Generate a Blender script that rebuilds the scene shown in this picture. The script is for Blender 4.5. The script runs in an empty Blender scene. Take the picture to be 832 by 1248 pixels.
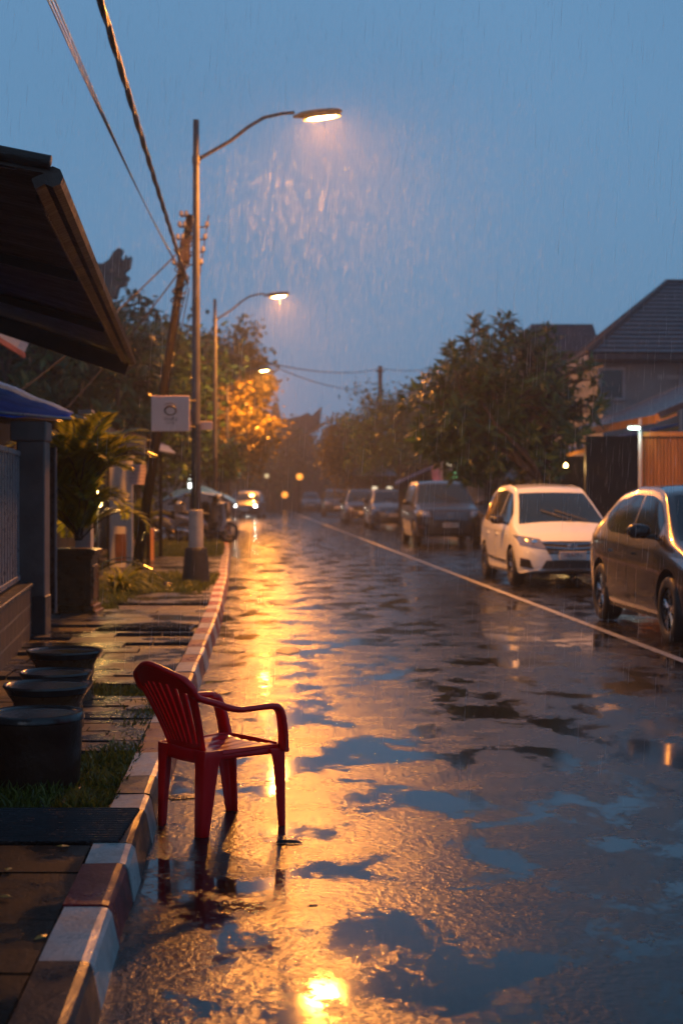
import bpy, bmesh, math, random
from mathutils import Vector, Matrix
from mathutils.bvhtree import BVHTree
R = math.radians
PI = math.pi
random.seed(7)
col = bpy.context.scene.collection
scene = bpy.context.scene

# ---------------------------------------------------------------- camera model used to measure the place
F, HOR, EYE, CX = 1800.0, 602.0, 1.5, 416.0
def P(px, py, d):
    """a point seen in the photo at a known distance"""
    return Vector(((px - CX) / F * d, d, EYE - (py - HOR) / F * d))
def G(px, py, z=0.0):
    """a point seen on a level surface at height z"""
    d = F * (EYE - z) / (py - HOR)
    return Vector(((px - CX) / F * d, d, z))
def kerb_x(y):
    pts = [(-5, -.22), (0, -.49), (4.27, -.72), (7.1, -.885), (10.9, -1.09), (17.4, -1.43), (25, -1.93), (36, -2.72), (43, -3.3), (60, -5.6), (80, -8.6), (110, -13.5), (200, -28)]
    for (a, b), (c, d) in zip(pts, pts[1:]):
        if y <= c:
            return b + (d - b) * (y - a) / (c - a)
    return pts[-1][1]
def line_x(y):
    return 3.94 - .0662 * y
def rkerb_x(y):
    return 6.9 - .0662 * y

# ---------------------------------------------------------------- mesh helpers
class MB:
    def __init__(s):
        s.v = []; s.f = []; s.m = []; s.mi = 0
    def add(s, vs, fs, mi=None):
        o = len(s.v); s.v += [tuple(v) for v in vs]
        for f in fs:
            s.f.append(tuple(i + o for i in f)); s.m.append(s.mi if mi is None else mi)
    def box(s, c, size, rz=0, mi=None, tilt=None, taper=1.0, bev=0.0):
        hx, hy, hz = size[0] / 2, size[1] / 2, size[2] / 2
        if bev > 0 and taper == 1.0:
            b = min(bev, hx * .9, hy * .9, hz * .9)
            vs = []; idx = {}
            for sx in (-1, 1):
                for sy in (-1, 1):
                    for sz in (-1, 1):
                        for k, (ax, ay, az) in enumerate(((0, b, b), (b, 0, b), (b, b, 0))):
                            idx[(sx, sy, sz, k)] = len(vs)
                            vs.append(Vector((sx * (hx - ax), sy * (hy - ay), sz * (hz - az))))
            bm = bmesh.new()
            for v in vs: bm.verts.new(v)
            r = bmesh.ops.convex_hull(bm, input=bm.verts)
            bm.verts.index_update(); bm.verts.ensure_lookup_table()
            vs = [v.co.copy() for v in bm.verts]; fs = [[v.index for v in f.verts] for f in bm.faces]
            bm.free()
        else:
            vs = [Vector((sx * hx * (taper if sz > 0 else 1), sy * hy * (taper if sz > 0 else 1), sz * hz)) for sz in (-1, 1) for sy in (-1, 1) for sx in (-1, 1)]
            fs = [(0, 2, 3, 1), (4, 5, 7, 6), (0, 1, 5, 4), (2, 6, 7, 3), (0, 4, 6, 2), (1, 3, 7, 5)]
        M = Matrix.Rotation(rz, 4, 'Z')
        if tilt: M = M @ Matrix.Rotation(tilt[0], 4, 'X') @ Matrix.Rotation(tilt[1], 4, 'Y')
        c = Vector(c)
        s.add([c + M @ v for v in vs], fs, mi)
    def tube(s, pts, rad, n=8, mi=None, cap=True):
        pts = [Vector(p) for p in pts]
        if not isinstance(rad, (list, tuple)): rad = [rad] * len(pts)
        rings = []; up = None
        for i, p in enumerate(pts):
            t = (pts[min(i + 1, len(pts) - 1)] - pts[max(i - 1, 0)]).normalized()
            if up is None:
                up = Vector((0, 0, 1)) if abs(t.z) < .9 else Vector((1, 0, 0))
            a = t.cross(up).normalized(); b = a.cross(t).normalized(); up = b
            rings.append([p + (a * math.cos(2 * PI * k / n) + b * math.sin(2 * PI * k / n)) * rad[i] for k in range(n)])
        vs = [v for r in rings for v in r]; fs = []
        for i in range(len(pts) - 1):
            for k in range(n):
                fs.append((i * n + k, i * n + (k + 1) % n, (i + 1) * n + (k + 1) % n, (i + 1) * n + k))
        if cap:
            fs.append(tuple(range(n))[::-1]); fs.append(tuple((len(pts) - 1) * n + k for k in range(n)))
        s.add(vs, fs, mi)
    def lathe(s, prof, c=(0, 0, 0), n=32, mi=None, axis='Z', rot=None):
        vs = []; fs = []
        for r, z in prof:
            for k in range(n):
                a = 2 * PI * k / n
                v = Vector((r * math.cos(a), r * math.sin(a), z))
                if axis == 'Y': v = Vector((v.x, v.z, v.y))
                if axis == 'X': v = Vector((v.z, v.x, v.y))
                if rot: v = rot @ v
                vs.append(v + Vector(c))
        for i in range(len(prof) - 1):
            for k in range(n):
                fs.append((i * n + k, i * n + (k + 1) % n, (i + 1) * n + (k + 1) % n, (i + 1) * n + k))
        s.add(vs, fs, mi)
    def grid(s, fn, nu, nv, mi=None):
        vs = [fn(i / nu, j / nv) for i in range(nu + 1) for j in range(nv + 1)]
        fs = [(i * (nv + 1) + j, (i + 1) * (nv + 1) + j, (i + 1) * (nv + 1) + j + 1, i * (nv + 1) + j + 1) for i in range(nu) for j in range(nv)]
        s.add(vs, fs, mi)
    def slab(s, quad, th, mi=None):
        """four corners given in order, thickened downwards along the normal"""
        q = [Vector(p) for p in quad]
        n = (q[1] - q[0]).cross(q[2] - q[0]).normalized()
        if n.z < 0: n = -n
        vs = q + [p - n * th for p in q]; k = len(q)
        fs = [tuple(range(k)), tuple(range(2 * k - 1, k - 1, -1))] + [(i, i + k, (i + 1) % k + k, (i + 1) % k) for i in range(k)]
        s.add(vs, fs, mi)
    def prism(s, poly, d0, d1, plane='XZ', mi=None):
        k = len(poly)
        def mk(a, b, d): return Vector((a, d, b)) if plane == 'XZ' else (Vector((d, a, b)) if plane == 'YZ' else Vector((a, b, d)))
        vs = [mk(a, b, d0) for a, b in poly] + [mk(a, b, d1) for a, b in poly]
        fs = [tuple(range(k)), tuple(range(2 * k - 1, k - 1, -1))] + [(i, i + k, (i + 1) % k + k, (i + 1) % k) for i in range(k)]
        s.add(vs, fs, mi)
    def build(s, name, mats, parent=None, smooth=False, loc=None, recalc=False, autosmooth=None):
        me = bpy.data.meshes.new(name)
        me.from_pydata(s.v, [], s.f)
        if not isinstance(mats, (list, tuple)): mats = [mats]
        for m in mats: me.materials.append(m)
        me.polygons.foreach_set('material_index', s.m)
        if recalc:
            bm = bmesh.new(); bm.from_mesh(me); bmesh.ops.recalc_face_normals(bm, faces=bm.faces); bm.to_mesh(me); bm.free()
        if smooth: me.polygons.foreach_set('use_smooth', [True] * len(me.polygons))
        if smooth and autosmooth: me.set_sharp_from_angle(angle=R(autosmooth))
        me.update()
        o = bpy.data.objects.new(name, me); col.objects.link(o)
        if parent: o.parent = parent
        if loc: o.location = loc
        return o

def tag(o, label=None, cat=None, group=None, kind=None):
    if label: o['label'] = label
    if cat: o['category'] = cat
    if group: o['group'] = group
    if kind: o['kind'] = kind
    return o
def empty(name, loc=(0, 0, 0), rz=0, label=None, cat=None, group=None):
    o = bpy.data.objects.new(name, None); col.objects.link(o)
    o.location = loc; o.rotation_euler = (0, 0, rz); o.empty_display_size = .2
    return tag(o, label, cat, group)
def copy_tree(o, parent=None):
    c = o.copy(); col.objects.link(c)
    if parent: c.parent = parent
    for ch in list(o.children): copy_tree(ch, c)
    return c
def lettering(txt, size, mat, parent, loc, rot, name='lettering', align='CENTER'):
    cu = bpy.data.curves.new(name, 'FONT'); cu.body = txt; cu.size = size; cu.align_x = align; cu.align_y = 'CENTER'; cu.extrude = .001
    cu.resolution_u = 3
    tmp = bpy.data.objects.new(name, cu); col.objects.link(tmp)
    dg = bpy.context.evaluated_depsgraph_get(); dg.update()
    me = bpy.data.meshes.new_from_object(tmp.evaluated_get(dg)); bpy.data.objects.remove(tmp)
    o = bpy.data.objects.new(name, me); col.objects.link(o)
    me.materials.clear(); me.materials.append(mat); o.parent = parent; o.location = loc; o.rotation_euler = rot
    return o

# ---------------------------------------------------------------- materials
def newmat(name):
    m = bpy.data.materials.new(name); m.use_nodes = True
    nt = m.node_tree; b = nt.nodes['Principled BSDF']
    return m, nt, b
def N(nt, t, **kw):
    n = nt.nodes.new(t)
    for k, v in kw.items(): setattr(n, k, v)
    return n
def noise(nt, scale, detail=3, rough=.55, vec=None, dist=0):
    n = N(nt, 'ShaderNodeTexNoise'); n.inputs['Scale'].default_value = scale; n.inputs['Detail'].default_value = detail
    n.inputs['Roughness'].default_value = rough; n.inputs['Distortion'].default_value = dist
    if vec: nt.links.new(vec, n.inputs['Vector'])
    return n
def objco(nt, scale=None):
    t = N(nt, 'ShaderNodeTexCoord')
    if scale is None: return t.outputs['Object']
    m = N(nt, 'ShaderNodeMapping'); m.inputs['Scale'].default_value = scale
    nt.links.new(t.outputs['Object'], m.inputs['Vector']); return m.outputs['Vector']
def ramp(nt, fac, stops):
    r = N(nt, 'ShaderNodeValToRGB'); cr = r.color_ramp
    while len(cr.elements) < len(stops): cr.elements.new(.5)
    for e, (p, c) in zip(cr.elements, stops):
        e.position = p; e.color = (c, c, c, 1) if isinstance(c, (int, float)) else (*c, 1)
    nt.links.new(fac, r.inputs['Fac']); return r.outputs['Color']
def bump(nt, b, h, strength=.3, dist=.01, prev=None):
    n = N(nt, 'ShaderNodeBump'); n.inputs['Strength'].default_value = strength; n.inputs['Distance'].default_value = dist
    nt.links.new(h, n.inputs['Height'])
    if prev: nt.links.new(prev, n.inputs['Normal'])
    nt.links.new(n.outputs['Normal'], b.inputs['Normal']); return n.outputs['Normal']
def mat(name, c, rough=.5, metal=0, var=.25, scale=6, bmp=.15, bdist=.01, bscale=60, coat=0, c2=None, rvar=.15, spec=.5, stretch=None):
    """plain worn surface: colour varied by noise, roughness varied, fine bump"""
    m, nt, b = newmat(name)
    co = objco(nt, stretch)
    n1 = noise(nt, scale, 5, .6, co)
    c2 = c2 or tuple(x * (1 - var) for x in c); chi = tuple(min(1, x * (1 + var * .6)) for x in c)
    nt.links.new(ramp(nt, n1.outputs['Fac'], [(.3, c2), (.65, chi)]), b.inputs['Base Color'])
    n2 = noise(nt, scale * 2.3, 4, .6, co)
    nt.links.new(ramp(nt, n2.outputs['Fac'], [(.3, max(.02, rough - rvar)), (.7, min(1, rough + rvar))]), b.inputs['Roughness'])
    b.inputs['Metallic'].default_value = metal
    b.inputs['Specular IOR Level'].default_value = spec
    if coat: b.inputs['Coat Weight'].default_value = coat; b.inputs['Coat Roughness'].default_value = .06
    if bmp:
        n3 = noise(nt, bscale, 4, .6, co); bump(nt, b, n3.outputs['Fac'], bmp, bdist)
    return m
def emit(name, c, strength):
    m, nt, b = newmat(name)
    b.inputs['Base Color'].default_value = (*c, 1); b.inputs['Emission Color'].default_value = (*c, 1); b.inputs['Emission Strength'].default_value = strength
    return m
def leafmat(name, c1, c2, trans=.35, rough=.35):
    m, nt, b = newmat(name)
    g = N(nt, 'ShaderNodeNewGeometry')
    cr = ramp(nt, g.outputs['Random Per Island'], [(0, c1), (.75, c2), (1, tuple(min(1, x * 1.5) for x in c2))])
    nt.links.new(cr, b.inputs['Base Color']); b.inputs['Roughness'].default_value = rough
    t = N(nt, 'ShaderNodeBsdfTranslucent'); mx = N(nt, 'ShaderNodeMixShader'); mx.inputs[0].default_value = trans
    nt.links.new(cr, t.inputs['Color'])
    nt.links.new(b.outputs[0], mx.inputs[1]); nt.links.new(t.outputs[0], mx.inputs[2])
    nt.links.new(mx.outputs[0], nt.nodes['Material Output'].inputs['Surface'])
    return m

# wet road: smooth film of water in patches, coarse wet asphalt between
def road_material():
    m, nt, b = newmat('wet_asphalt')
    co = objco(nt); L = nt.links
    agg = noise(nt, 170, 3, .7, co)
    big = noise(nt, .35, 4, .55, co)
    c1 = ramp(nt, agg.outputs['Fac'], [(.3, (.005, .005, .006)), (.7, (.016, .016, .018))])
    c2 = ramp(nt, big.outputs['Fac'], [(.3, .7), (.7, 1.1)])
    mx = N(nt, 'ShaderNodeMix', data_type='RGBA', blend_type='MULTIPLY'); mx.inputs[0].default_value = 1
    L.new(c1, mx.inputs[6]); L.new(c2, mx.inputs[7]); L.new(mx.outputs[2], b.inputs['Base Color'])
    # puddle mask: 1 in standing water
    wv = N(nt, 'ShaderNodeMapping'); L.new(co, wv.inputs['Vector']); wv.inputs['Scale'].default_value = (2.0, 1.35, 1); wv.inputs['Location'].default_value = (3.1, 1.7, 0)
    p1 = noise(nt, .95, 6, .62, wv.outputs['Vector'], .4)
    p2 = noise(nt, 22, 5, .75, co); p3 = noise(nt, 95, 3, .7, co)
    a1 = N(nt, 'ShaderNodeMath', operation='MULTIPLY_ADD'); L.new(p2.outputs['Fac'], a1.inputs[0]); a1.inputs[1].default_value = .30; L.new(p1.outputs['Fac'], a1.inputs[2])
    a2 = N(nt, 'ShaderNodeMath', operation='MULTIPLY_ADD'); L.new(p3.outputs['Fac'], a2.inputs[0]); a2.inputs[1].default_value = .26; L.new(a1.outputs[0], a2.inputs[2])
    pm = ramp(nt, a2.outputs[0], [(.79, 0.0), (.82, 1.0)])
    rr = noise(nt, 3.5, 4, .6, co)
    rrough = ramp(nt, rr.outputs['Fac'], [(.3, .18), (.7, .32)])
    mr = N(nt, 'ShaderNodeMix', data_type='FLOAT'); L.new(pm, mr.inputs[0]); L.new(rrough, mr.inputs[2]); mr.inputs[3].default_value = .075
    L.new(mr.outputs[0], b.inputs['Roughness'])
    # bump: aggregate where not flooded, rain rings and ripples in water
    inv = N(nt, 'ShaderNodeMath', operation='SUBTRACT'); inv.inputs[0].default_value = 1; L.new(pm, inv.inputs[1])
    vo = N(nt, 'ShaderNodeTexVoronoi'); vo.inputs['Scale'].default_value = 110; L.new(co, vo.inputs['Vector'])
    ag2 = noise(nt, 32, 4, .55, co)
    ad = N(nt, 'ShaderNodeMath', operation='ADD'); L.new(ag2.outputs['Fac'], ad.inputs[0]); vq = N(nt, 'ShaderNodeMath', operation='MULTIPLY'); L.new(vo.outputs['Distance'], vq.inputs[0]); vq.inputs[1].default_value = .12; L.new(vq.outputs[0], ad.inputs[1])
    sb = N(nt, 'ShaderNodeMath', operation='SUBTRACT'); L.new(ad.outputs[0], sb.inputs[0]); sb.inputs[1].default_value = .55
    ml = N(nt, 'ShaderNodeMath', operation='MULTIPLY'); L.new(sb.outputs[0], ml.inputs[0]); L.new(inv.outputs[0], ml.inputs[1])
    rip = noise(nt, 14, 2, .5, co); rm = N(nt, 'ShaderNodeMath', operation='MULTIPLY'); L.new(rip.outputs['Fac'], rm.inputs[0]); rm.inputs[1].default_value = .06
    sm = N(nt, 'ShaderNodeMath', operation='ADD'); L.new(ml.outputs[0], sm.inputs[0]); L.new(rm.outputs[0], sm.inputs[1])
    bump(nt, b, sm.outputs[0], 1.0, .0040)
    b.inputs['Specular IOR Level'].default_value = .5
    b.inputs['IOR'].default_value = 1.4
    return m

def pave_material(name, c, c2, rough=.3, scale=2.2, spec=.5):
    m, nt, b = newmat(name); co = objco(nt); L = nt.links
    n1 = noise(nt, scale, 6, .65, co); n2 = noise(nt, 55, 4, .7, co)
    g = N(nt, 'ShaderNodeNewGeometry')
    base = ramp(nt, n1.outputs['Fac'], [(.32, c2), (.66, c)])
    rnd = ramp(nt, g.outputs['Random Per Island'], [(0, .6), (1, 1.2)])
    mx = N(nt, 'ShaderNodeMix', data_type='RGBA', blend_type='MULTIPLY'); mx.inputs[0].default_value = 1
    L.new(base, mx.inputs[6]); L.new(rnd, mx.inputs[7]); L.new(mx.outputs[2], b.inputs['Base Color'])
    n3 = noise(nt, 1.7, 5, .6, co)
    L.new(ramp(nt, n3.outputs['Fac'], [(.42, rough + .22), (.56, .1)]), b.inputs['Roughness'])
    bump(nt, b, n2.outputs['Fac'], .35, .006); b.inputs['Specular IOR Level'].default_value = spec
    return m

def paint_worn(name, c, dirt, lo=.42, hi=.56):
    m, nt, b = newmat(name); co = objco(nt); L = nt.links
    n1 = noise(nt, 4.5, 8, .7, co); n2 = noise(nt, 60, 3, .6, co)
    L.new(ramp(nt, n1.outputs['Fac'], [(lo - .12, dirt), (lo, tuple((a + d) * .5 for a, d in zip(c, dirt))), (hi, c)]), b.inputs['Base Color'])
    L.new(ramp(nt, n1.outputs['Fac'], [(.35, .5), (.65, .22)]), b.inputs['Roughness'])
    bump(nt, b, n2.outputs['Fac'], .4, .005); b.inputs['Specular IOR Level'].default_value = .3
    return m

def carpaint(name, c, metal=.5, rough=.3, vs_=55, coat=1, st=.35):
    m, nt, b = newmat(name); co = objco(nt); L = nt.links
    b.inputs['Base Color'].default_value = (*c, 1); b.inputs['Metallic'].default_value = metal; b.inputs['Roughness'].default_value = rough
    b.inputs['Coat Weight'].default_value = coat; b.inputs['Coat Roughness'].default_value = .07
    v = N(nt, 'ShaderNodeTexVoronoi'); v.inputs['Scale'].default_value = vs_; L.new(co, v.inputs['Vector'])
    h = ramp(nt, v.outputs['Distance'], [(.0, 1.0), (.28, 0.0)])
    n = noise(nt, 9, 3, .6, co)
    ml = N(nt, 'ShaderNodeMath', operation='MULTIPLY'); L.new(h, ml.inputs[0]); L.new(n.outputs['Fac'], ml.inputs[1])
    nb = bump(nt, b, ml.outputs[0], st, .003)
    L.new(nb, b.inputs['Coat Normal'])
    return m

def brickmat(name, c1, c2, mortar, sx, sy, rough=.45, plane='XZ', off=.5, bw=.5, rh=.25, ms=.012):
    m, nt, b = newmat(name); L = nt.links
    t = N(nt, 'ShaderNodeTexCoord'); s = N(nt, 'ShaderNodeSeparateXYZ'); cc = N(nt, 'ShaderNodeCombineXYZ')
    L.new(t.outputs['Object'], s.inputs[0])
    L.new(s.outputs[plane[0]], cc.inputs[0]); L.new(s.outputs[plane[1]], cc.inputs[1])
    br = N(nt, 'ShaderNodeTexBrick'); L.new(cc.outputs[0], br.inputs['Vector'])
    br.inputs['Color1'].default_value = (*c1, 1); br.inputs['Color2'].default_value = (*c2, 1); br.inputs['Mortar'].default_value = (*mortar, 1)
    br.inputs['Scale'].default_value = sx; br.inputs['Mortar Size'].default_value = ms; br.inputs['Brick Width'].default_value = bw; br.inputs['Row Height'].default_value = rh
    br.offset = off
    n = noise(nt, 5, 5, .6, t.outputs['Object'])
    mx = N(nt, 'ShaderNodeMix', data_type='RGBA', blend_type='MULTIPLY'); mx.inputs[0].default_value = 1
    L.new(br.outputs['Color'], mx.inputs[6]); L.new(ramp(nt, n.outputs['Fac'], [(.3, .55), (.7, 1.1)]), mx.inputs[7])
    L.new(mx.outputs[2], b.inputs['Base Color']); b.inputs['Roughness'].default_value = rough
    inv = N(nt, 'ShaderNodeMath', operation='SUBTRACT'); inv.inputs[0].default_value = 1; L.new(br.outputs['Fac'], inv.inputs[1])
    bump(nt, b, inv.outputs[0], .8, .012)
    return m

MT = dict(
    road=road_material(),
    slab=pave_material('wet_paving_slab', (.055, .055, .06), (.022, .022, .026)),
    brown_slab=pave_material('mossy_slab', (.026, .020, .016), (.010, .008, .006), .30, spec=.12),
    paver=pave_material('grey_brick_paver', (.06, .062, .07), (.028, .028, .034), .22),
    soil=mat('wet_soil', (.05, .034, .02), .4, var=.5, scale=3, bmp=.8, bdist=.03, bscale=25),
    kwhite=paint_worn('worn_white_paint', (.50, .48, .47), (.17, .15, .14), .40, .54),
    kred=paint_worn('worn_red_paint', (.26, .012, .018), (.08, .02, .02), .42, .55),
    kblack=paint_worn('worn_black_paint', (.010, .011, .014), (.035, .03, .028), .36, .48),
    line=paint_worn('worn_road_line', (.36, .36, .36), (.10, .10, .10), .40, .52),
    chair=mat('red_plastic', (.78, .004, .008), .30, var=.12, scale=5, bmp=.06, bdist=.004, bscale=120, spec=.45),
    pole=mat('galvanised_steel', (.10, .095, .105), .5, metal=.2, var=.3, scale=4, spec=.3),
    pole_dark=mat('dark_pole_paint', (.03, .025, .025), .35, var=.4, scale=8),
    pole_base=mat('black_rough_base', (.018, .015, .015), .45, var=.5, scale=8, bmp=.9, bdist=.02, bscale=30),
    collar=mat('pale_collar', (.34, .32, .33), .5, var=.25, scale=7),
    lamp_glow=mat('lamp_glow', (.5, .35, .2), .4),  # orange brown chosen for the glow of the added collar
    lamp_head=mat('lamp_housing', (.16, .12, .09), .4, metal=.3),
    rust=mat('rusty_metal', (.045, .024, .014), .5, var=.5, scale=14),
    wood_pole=mat('wood_pole', (.009, .006, .005), .7, spec=.15, var=.4, scale=12, bmp=.5, bscale=40),
    black=mat('black_rubber', (.015, .015, .016), .5, var=.2, bmp=.1),
    plastic=mat('dark_trim', (.02, .02, .022), .3, var=.2, bmp=.05),
    tyre=mat('tyre_rubber', (.018, .018, .018), .55, var=.3, bmp=.3),
    rim=mat('alloy_rim', (.45, .45, .47), .25, metal=1, var=.2),
    chrome=mat('chrome', (.7, .7, .72), .12, metal=1, var=.1, rvar=.05, bmp=0),
    glass=mat('dark_car_glass', (.010, .016, .020), .05, var=.2, rvar=.03, bmp=.06, bdist=.002, bscale=90, spec=.9),
    plate=mat('number_plate', (.55, .5, .48), .4, var=.15),
    plate_ink=mat('plate_ink', (.18, .03, .03), .5, bmp=0),
    awning=mat('dark_awning_sheet', (.035, .020, .014), .5, var=.4, scale=3, bmp=.5, bdist=.02, bscale=14, stretch=(1, 6, 1)),
    awning_edge=mat('awning_edge', (.035, .020, .014), .35, var=.4, scale=10, bmp=.8, bdist=.01, bscale=70),
    roof_sheet=mat('blue_grey_roof_sheet', (.10, .12, .15), .3, metal=.3, var=.3),
    blue=mat('blue_tarp', (.008, .13, .62), .7, spec=.15, var=.25, scale=3, bmp=.4, bdist=.02, bscale=9),
    blue2=mat('blue_roof', (.06, .10, .26), .3, var=.3, scale=3),
    brick=brickmat('dark_brick', (.085, .045, .032), (.05, .030, .024), (.22, .17, .13), 1.5, 1.9, plane='YZ', ms=.022),
    render=mat('grey_render', (.15, .125, .12), .55, var=.35, scale=2.5, bmp=.4, bscale=30),
    render_dark=mat('dark_plinth', (.035, .04, .045), .45, var=.4, scale=4),
    railing=mat('grey_railing', (.28, .28, .31), .35, metal=.3, var=.2),
    planter=mat('terracotta_planter', (.13, .055, .022), .33, var=.45, scale=5, bmp=.5, bscale=30),
    pot=mat('stone_pot', (.045, .022, .015), .4, spec=.25, var=.4, scale=6, bmp=.5, bscale=25),
    pot_orange=mat('clay_pot', (.15, .06, .025), .3, var=.45, scale=6, bmp=.5, bscale=25),
    dish=mat('wet_dish', (.045, .04, .04), .10, var=.4, scale=5, rvar=.06, bmp=.25, bscale=30),
    sign=mat('sign_board', (.55, .42, .43), .45, var=.1, scale=3, bmp=.05),
    ink=mat('sign_ink', (.03, .02, .03), .5, bmp=0),
    ink_red=mat('sign_ink_red', (.4, .08, .08), .5, bmp=0),
    white_wall=mat('white_wall', (.55, .52, .5), .55, var=.2, scale=2),
    dark_wall=mat('dark_wall', (.03, .025, .022), .6, var=.4, scale=2),
    house_wall=mat('house_wall', (.22, .22, .22), .6, var=.2, scale=1.2),
    shop_tile=mat('dark_purple_tiles', (.075, .055, .065), .32, var=.4, scale=6, bmp=.7, bdist=.02, bscale=9),
    concrete=mat('stained_concrete', (.16, .15, .145), .6, var=.35, scale=1),
    tile=brickmat('roof_tiles', (.13, .105, .13), (.095, .08, .10), (.035, .03, .04), 2.3, 2.3, rough=.35, plane='XZ', ms=.03),
    tile_red=mat('red_roof_tiles', (.13, .035, .015), .4, var=.4, scale=9, bmp=.6, bscale=12),
    tile_dark=mat('dark_roof_tiles', (.035, .03, .032), .45, var=.4, scale=9, bmp=.7, bscale=12),
    ridge=mat('ridge_cap', (.045, .035, .04), .4, var=.3),
    timber=mat('orange_timber', (.60, .25, .06), .4, var=.25, scale=5, stretch=(1, 1, .15)),
    slats=mat('slatted_timber', (.48, .19, .045), .38, var=.35, scale=14, stretch=(1, 1, .08)),
    bark=mat('bark', (.05, .035, .025), .6, var=.4, scale=9, bmp=.9, bdist=.03, bscale=20),
    stone=mat('carved_stone', (.10, .08, .07), .6, var=.4, scale=2, bmp=.8, bdist=.06, bscale=5),
    leaf_dark=leafmat('dark_leaves', (.020, .052, .018), (.045, .10, .032)),
    leaf_big=leafmat('broad_leaves', (.020, .058, .012), (.065, .125, .026), .4),
    leaf_lamplit=leafmat('lamplit_leaves', (.10, .085, .014), (.22, .16, .025), .5),  # amber lamplight mixed into the leaf colour
    leaf_palm=leafmat('palm_leaves', (.12, .15, .015), (.30, .29, .03), .55, .3),
    leaf_banana=leafmat('dark_strap_leaf', (.02, .025, .012), (.035, .04, .016), .2, .25),
    grass=leafmat('grass_blades', (.05, .08, .012), (.16, .17, .03), .35),
    cover=mat('blue_rain_cover', (.03, .12, .50), .3, var=.4, scale=3, bmp=.5, bdist=.03, bscale=7),
    silver=mat('silver_panel', (.4, .42, .46), .3, metal=.4, var=.3),
    debris=mat('wet_debris', (.018, .014, .012), .3, var=.5, scale=20, bmp=.8, bscale=60),
    fallen=leafmat('fallen_yellow_leaf', (.45, .22, .03), (.55, .30, .05), .2),
    pink=mat('pink_banner', (.55, .25, .38), .5, var=.4, scale=2),
    grate=mat('cast_iron', (.03, .03, .034), .2, metal=.6, var=.3, bmp=.3),
)
SOD = (1.0, .32, .035)
MT['sodium'] = emit('sodium_diffuser', (1.0, .58, .16), 200)
MT['headlamp'] = emit('lit_headlamp', (1.0, .93, .75), 140)
MT['amberlamp'] = emit('amber_signal', (1.0, .33, .04), 1.3)
MT['tube'] = emit('cool_tube', (.72, 1.0, .86), 5)
MT['warm'] = emit('warm_bulb', (1.0, .62, .18), 22)
MT['window_lit'] = emit('lit_window', (1.0, .72, .35), .5)
MT['window_pale'] = emit('lit_pale_panel', (.95, .85, .6), .55)
MT['green'] = emit('green_lit_sign', (.30, 1.0, .45), .8)
MT['white_light'] = emit('white_sign_tube', (.9, 1.0, .9), 5)

# ---------------------------------------------------------------- ground, road, kerbs, pavements
def struct(o): o['kind'] = 'structure'; return o
YS = [-6, -3, 0, 2, 4.27, 7.1, 10.9, 14, 17.4, 21, 25, 30, 36, 43, 50, 60, 70, 80, 95, 110, 140, 200]
m = MB(); m.add([(-320, -20, -.06), (320, -20, -.06), (320, 420, -.06), (-320, 420, -.06)], [(0, 1, 2, 3)])
struct(m.build('ground', MT['soil']))
m = MB()
def swell(y):  # dip and rise added to bring the lamp's hot spot into view
    if y < 2.25 or y > 5.95: return 0
    return -.018 * math.sin(2 * PI * (y - 2.25) / 3.7) * max(0, math.sin(PI * (y - 2.25) / 3.7)) ** .7
vs = []; yr = sorted(set(YS + [2.25 + .13 * i for i in range(31)]))
for y in yr: vs += [(kerb_x(y) - .02, y, swell(y)), (rkerb_x(y) + .02, y, swell(y))]
m.add(vs, [(2 * i, 2 * i + 1, 2 * i + 3, 2 * i + 2) for i in range(len(yr) - 1)])
struct(m.build('road', MT['road'], smooth=True))
m = MB(); vs = []; ys = [y for y in YS if y <= 140]
for y in ys: vs += [(line_x(y) - .05, y, .004), (line_x(y) + .05, y, .004)]
m.add(vs, [(2 * i, 2 * i + 1, 2 * i + 3, 2 * i + 2) for i in range(len(ys) - 1)])
struct(m.build('edge_line', MT['line']))

# painted kerb: blocks with a slanting face and a rounded nose
cuts = [(-2, 2), (-.6, 0), (.9, 1), (2.0, 2), (4.27, 0), (4.85, 1), (5.4, 0), (5.72, 2), (6.34, 0), (6.66, 2), (7.08, 0), (7.71, 1), (8.74, 0)]
y = 9.35; k = 1
while y < 90:
    cuts.append((y, k)); y += .62 if y < 40 else 1.2; k = 1 - k
cuts.append((y, 0))
m = MB()
prof = [(-.155, -.05), (-.155, .148), (-.03, .150), (-.008, .144), (.004, .128), (.028, 0.0), (.034, -.05)]
for (y0, mi), (y1, _) in zip(cuts, cuts[1:]):
    n = max(1, int((y1 - y0) / .25)); ring = []
    jz = random.uniform(-.004, .004); jx = random.uniform(-.004, .004)
    for i in range(n + 1):
        yy = y0 + (y1 - y0) * i / n
        if i == 0: yy += .004
        if i == n: yy -= .004
        ring.append([Vector((kerb_x(yy) + a + jx + random.uniform(-.002, .002), yy, b + (jz if b > .1 else 0) + (random.uniform(-.002, .002) if b > .1 else 0))) for a, b in prof])
    vs = [v for r in ring for v in r]; q = len(prof)
    fs = [(i * q + j, i * q + j + 1, (i + 1) * q + j + 1, (i + 1) * q + j) for i in range(n) for j in range(q - 1)]
    fs += [tuple(range(q))[::-1], tuple(n * q + j for j in range(q))]
    m.add(vs, fs, mi)
struct(m.build('kerb', [MT['kwhite'], MT['kred'], MT['kblack']]))
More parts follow.
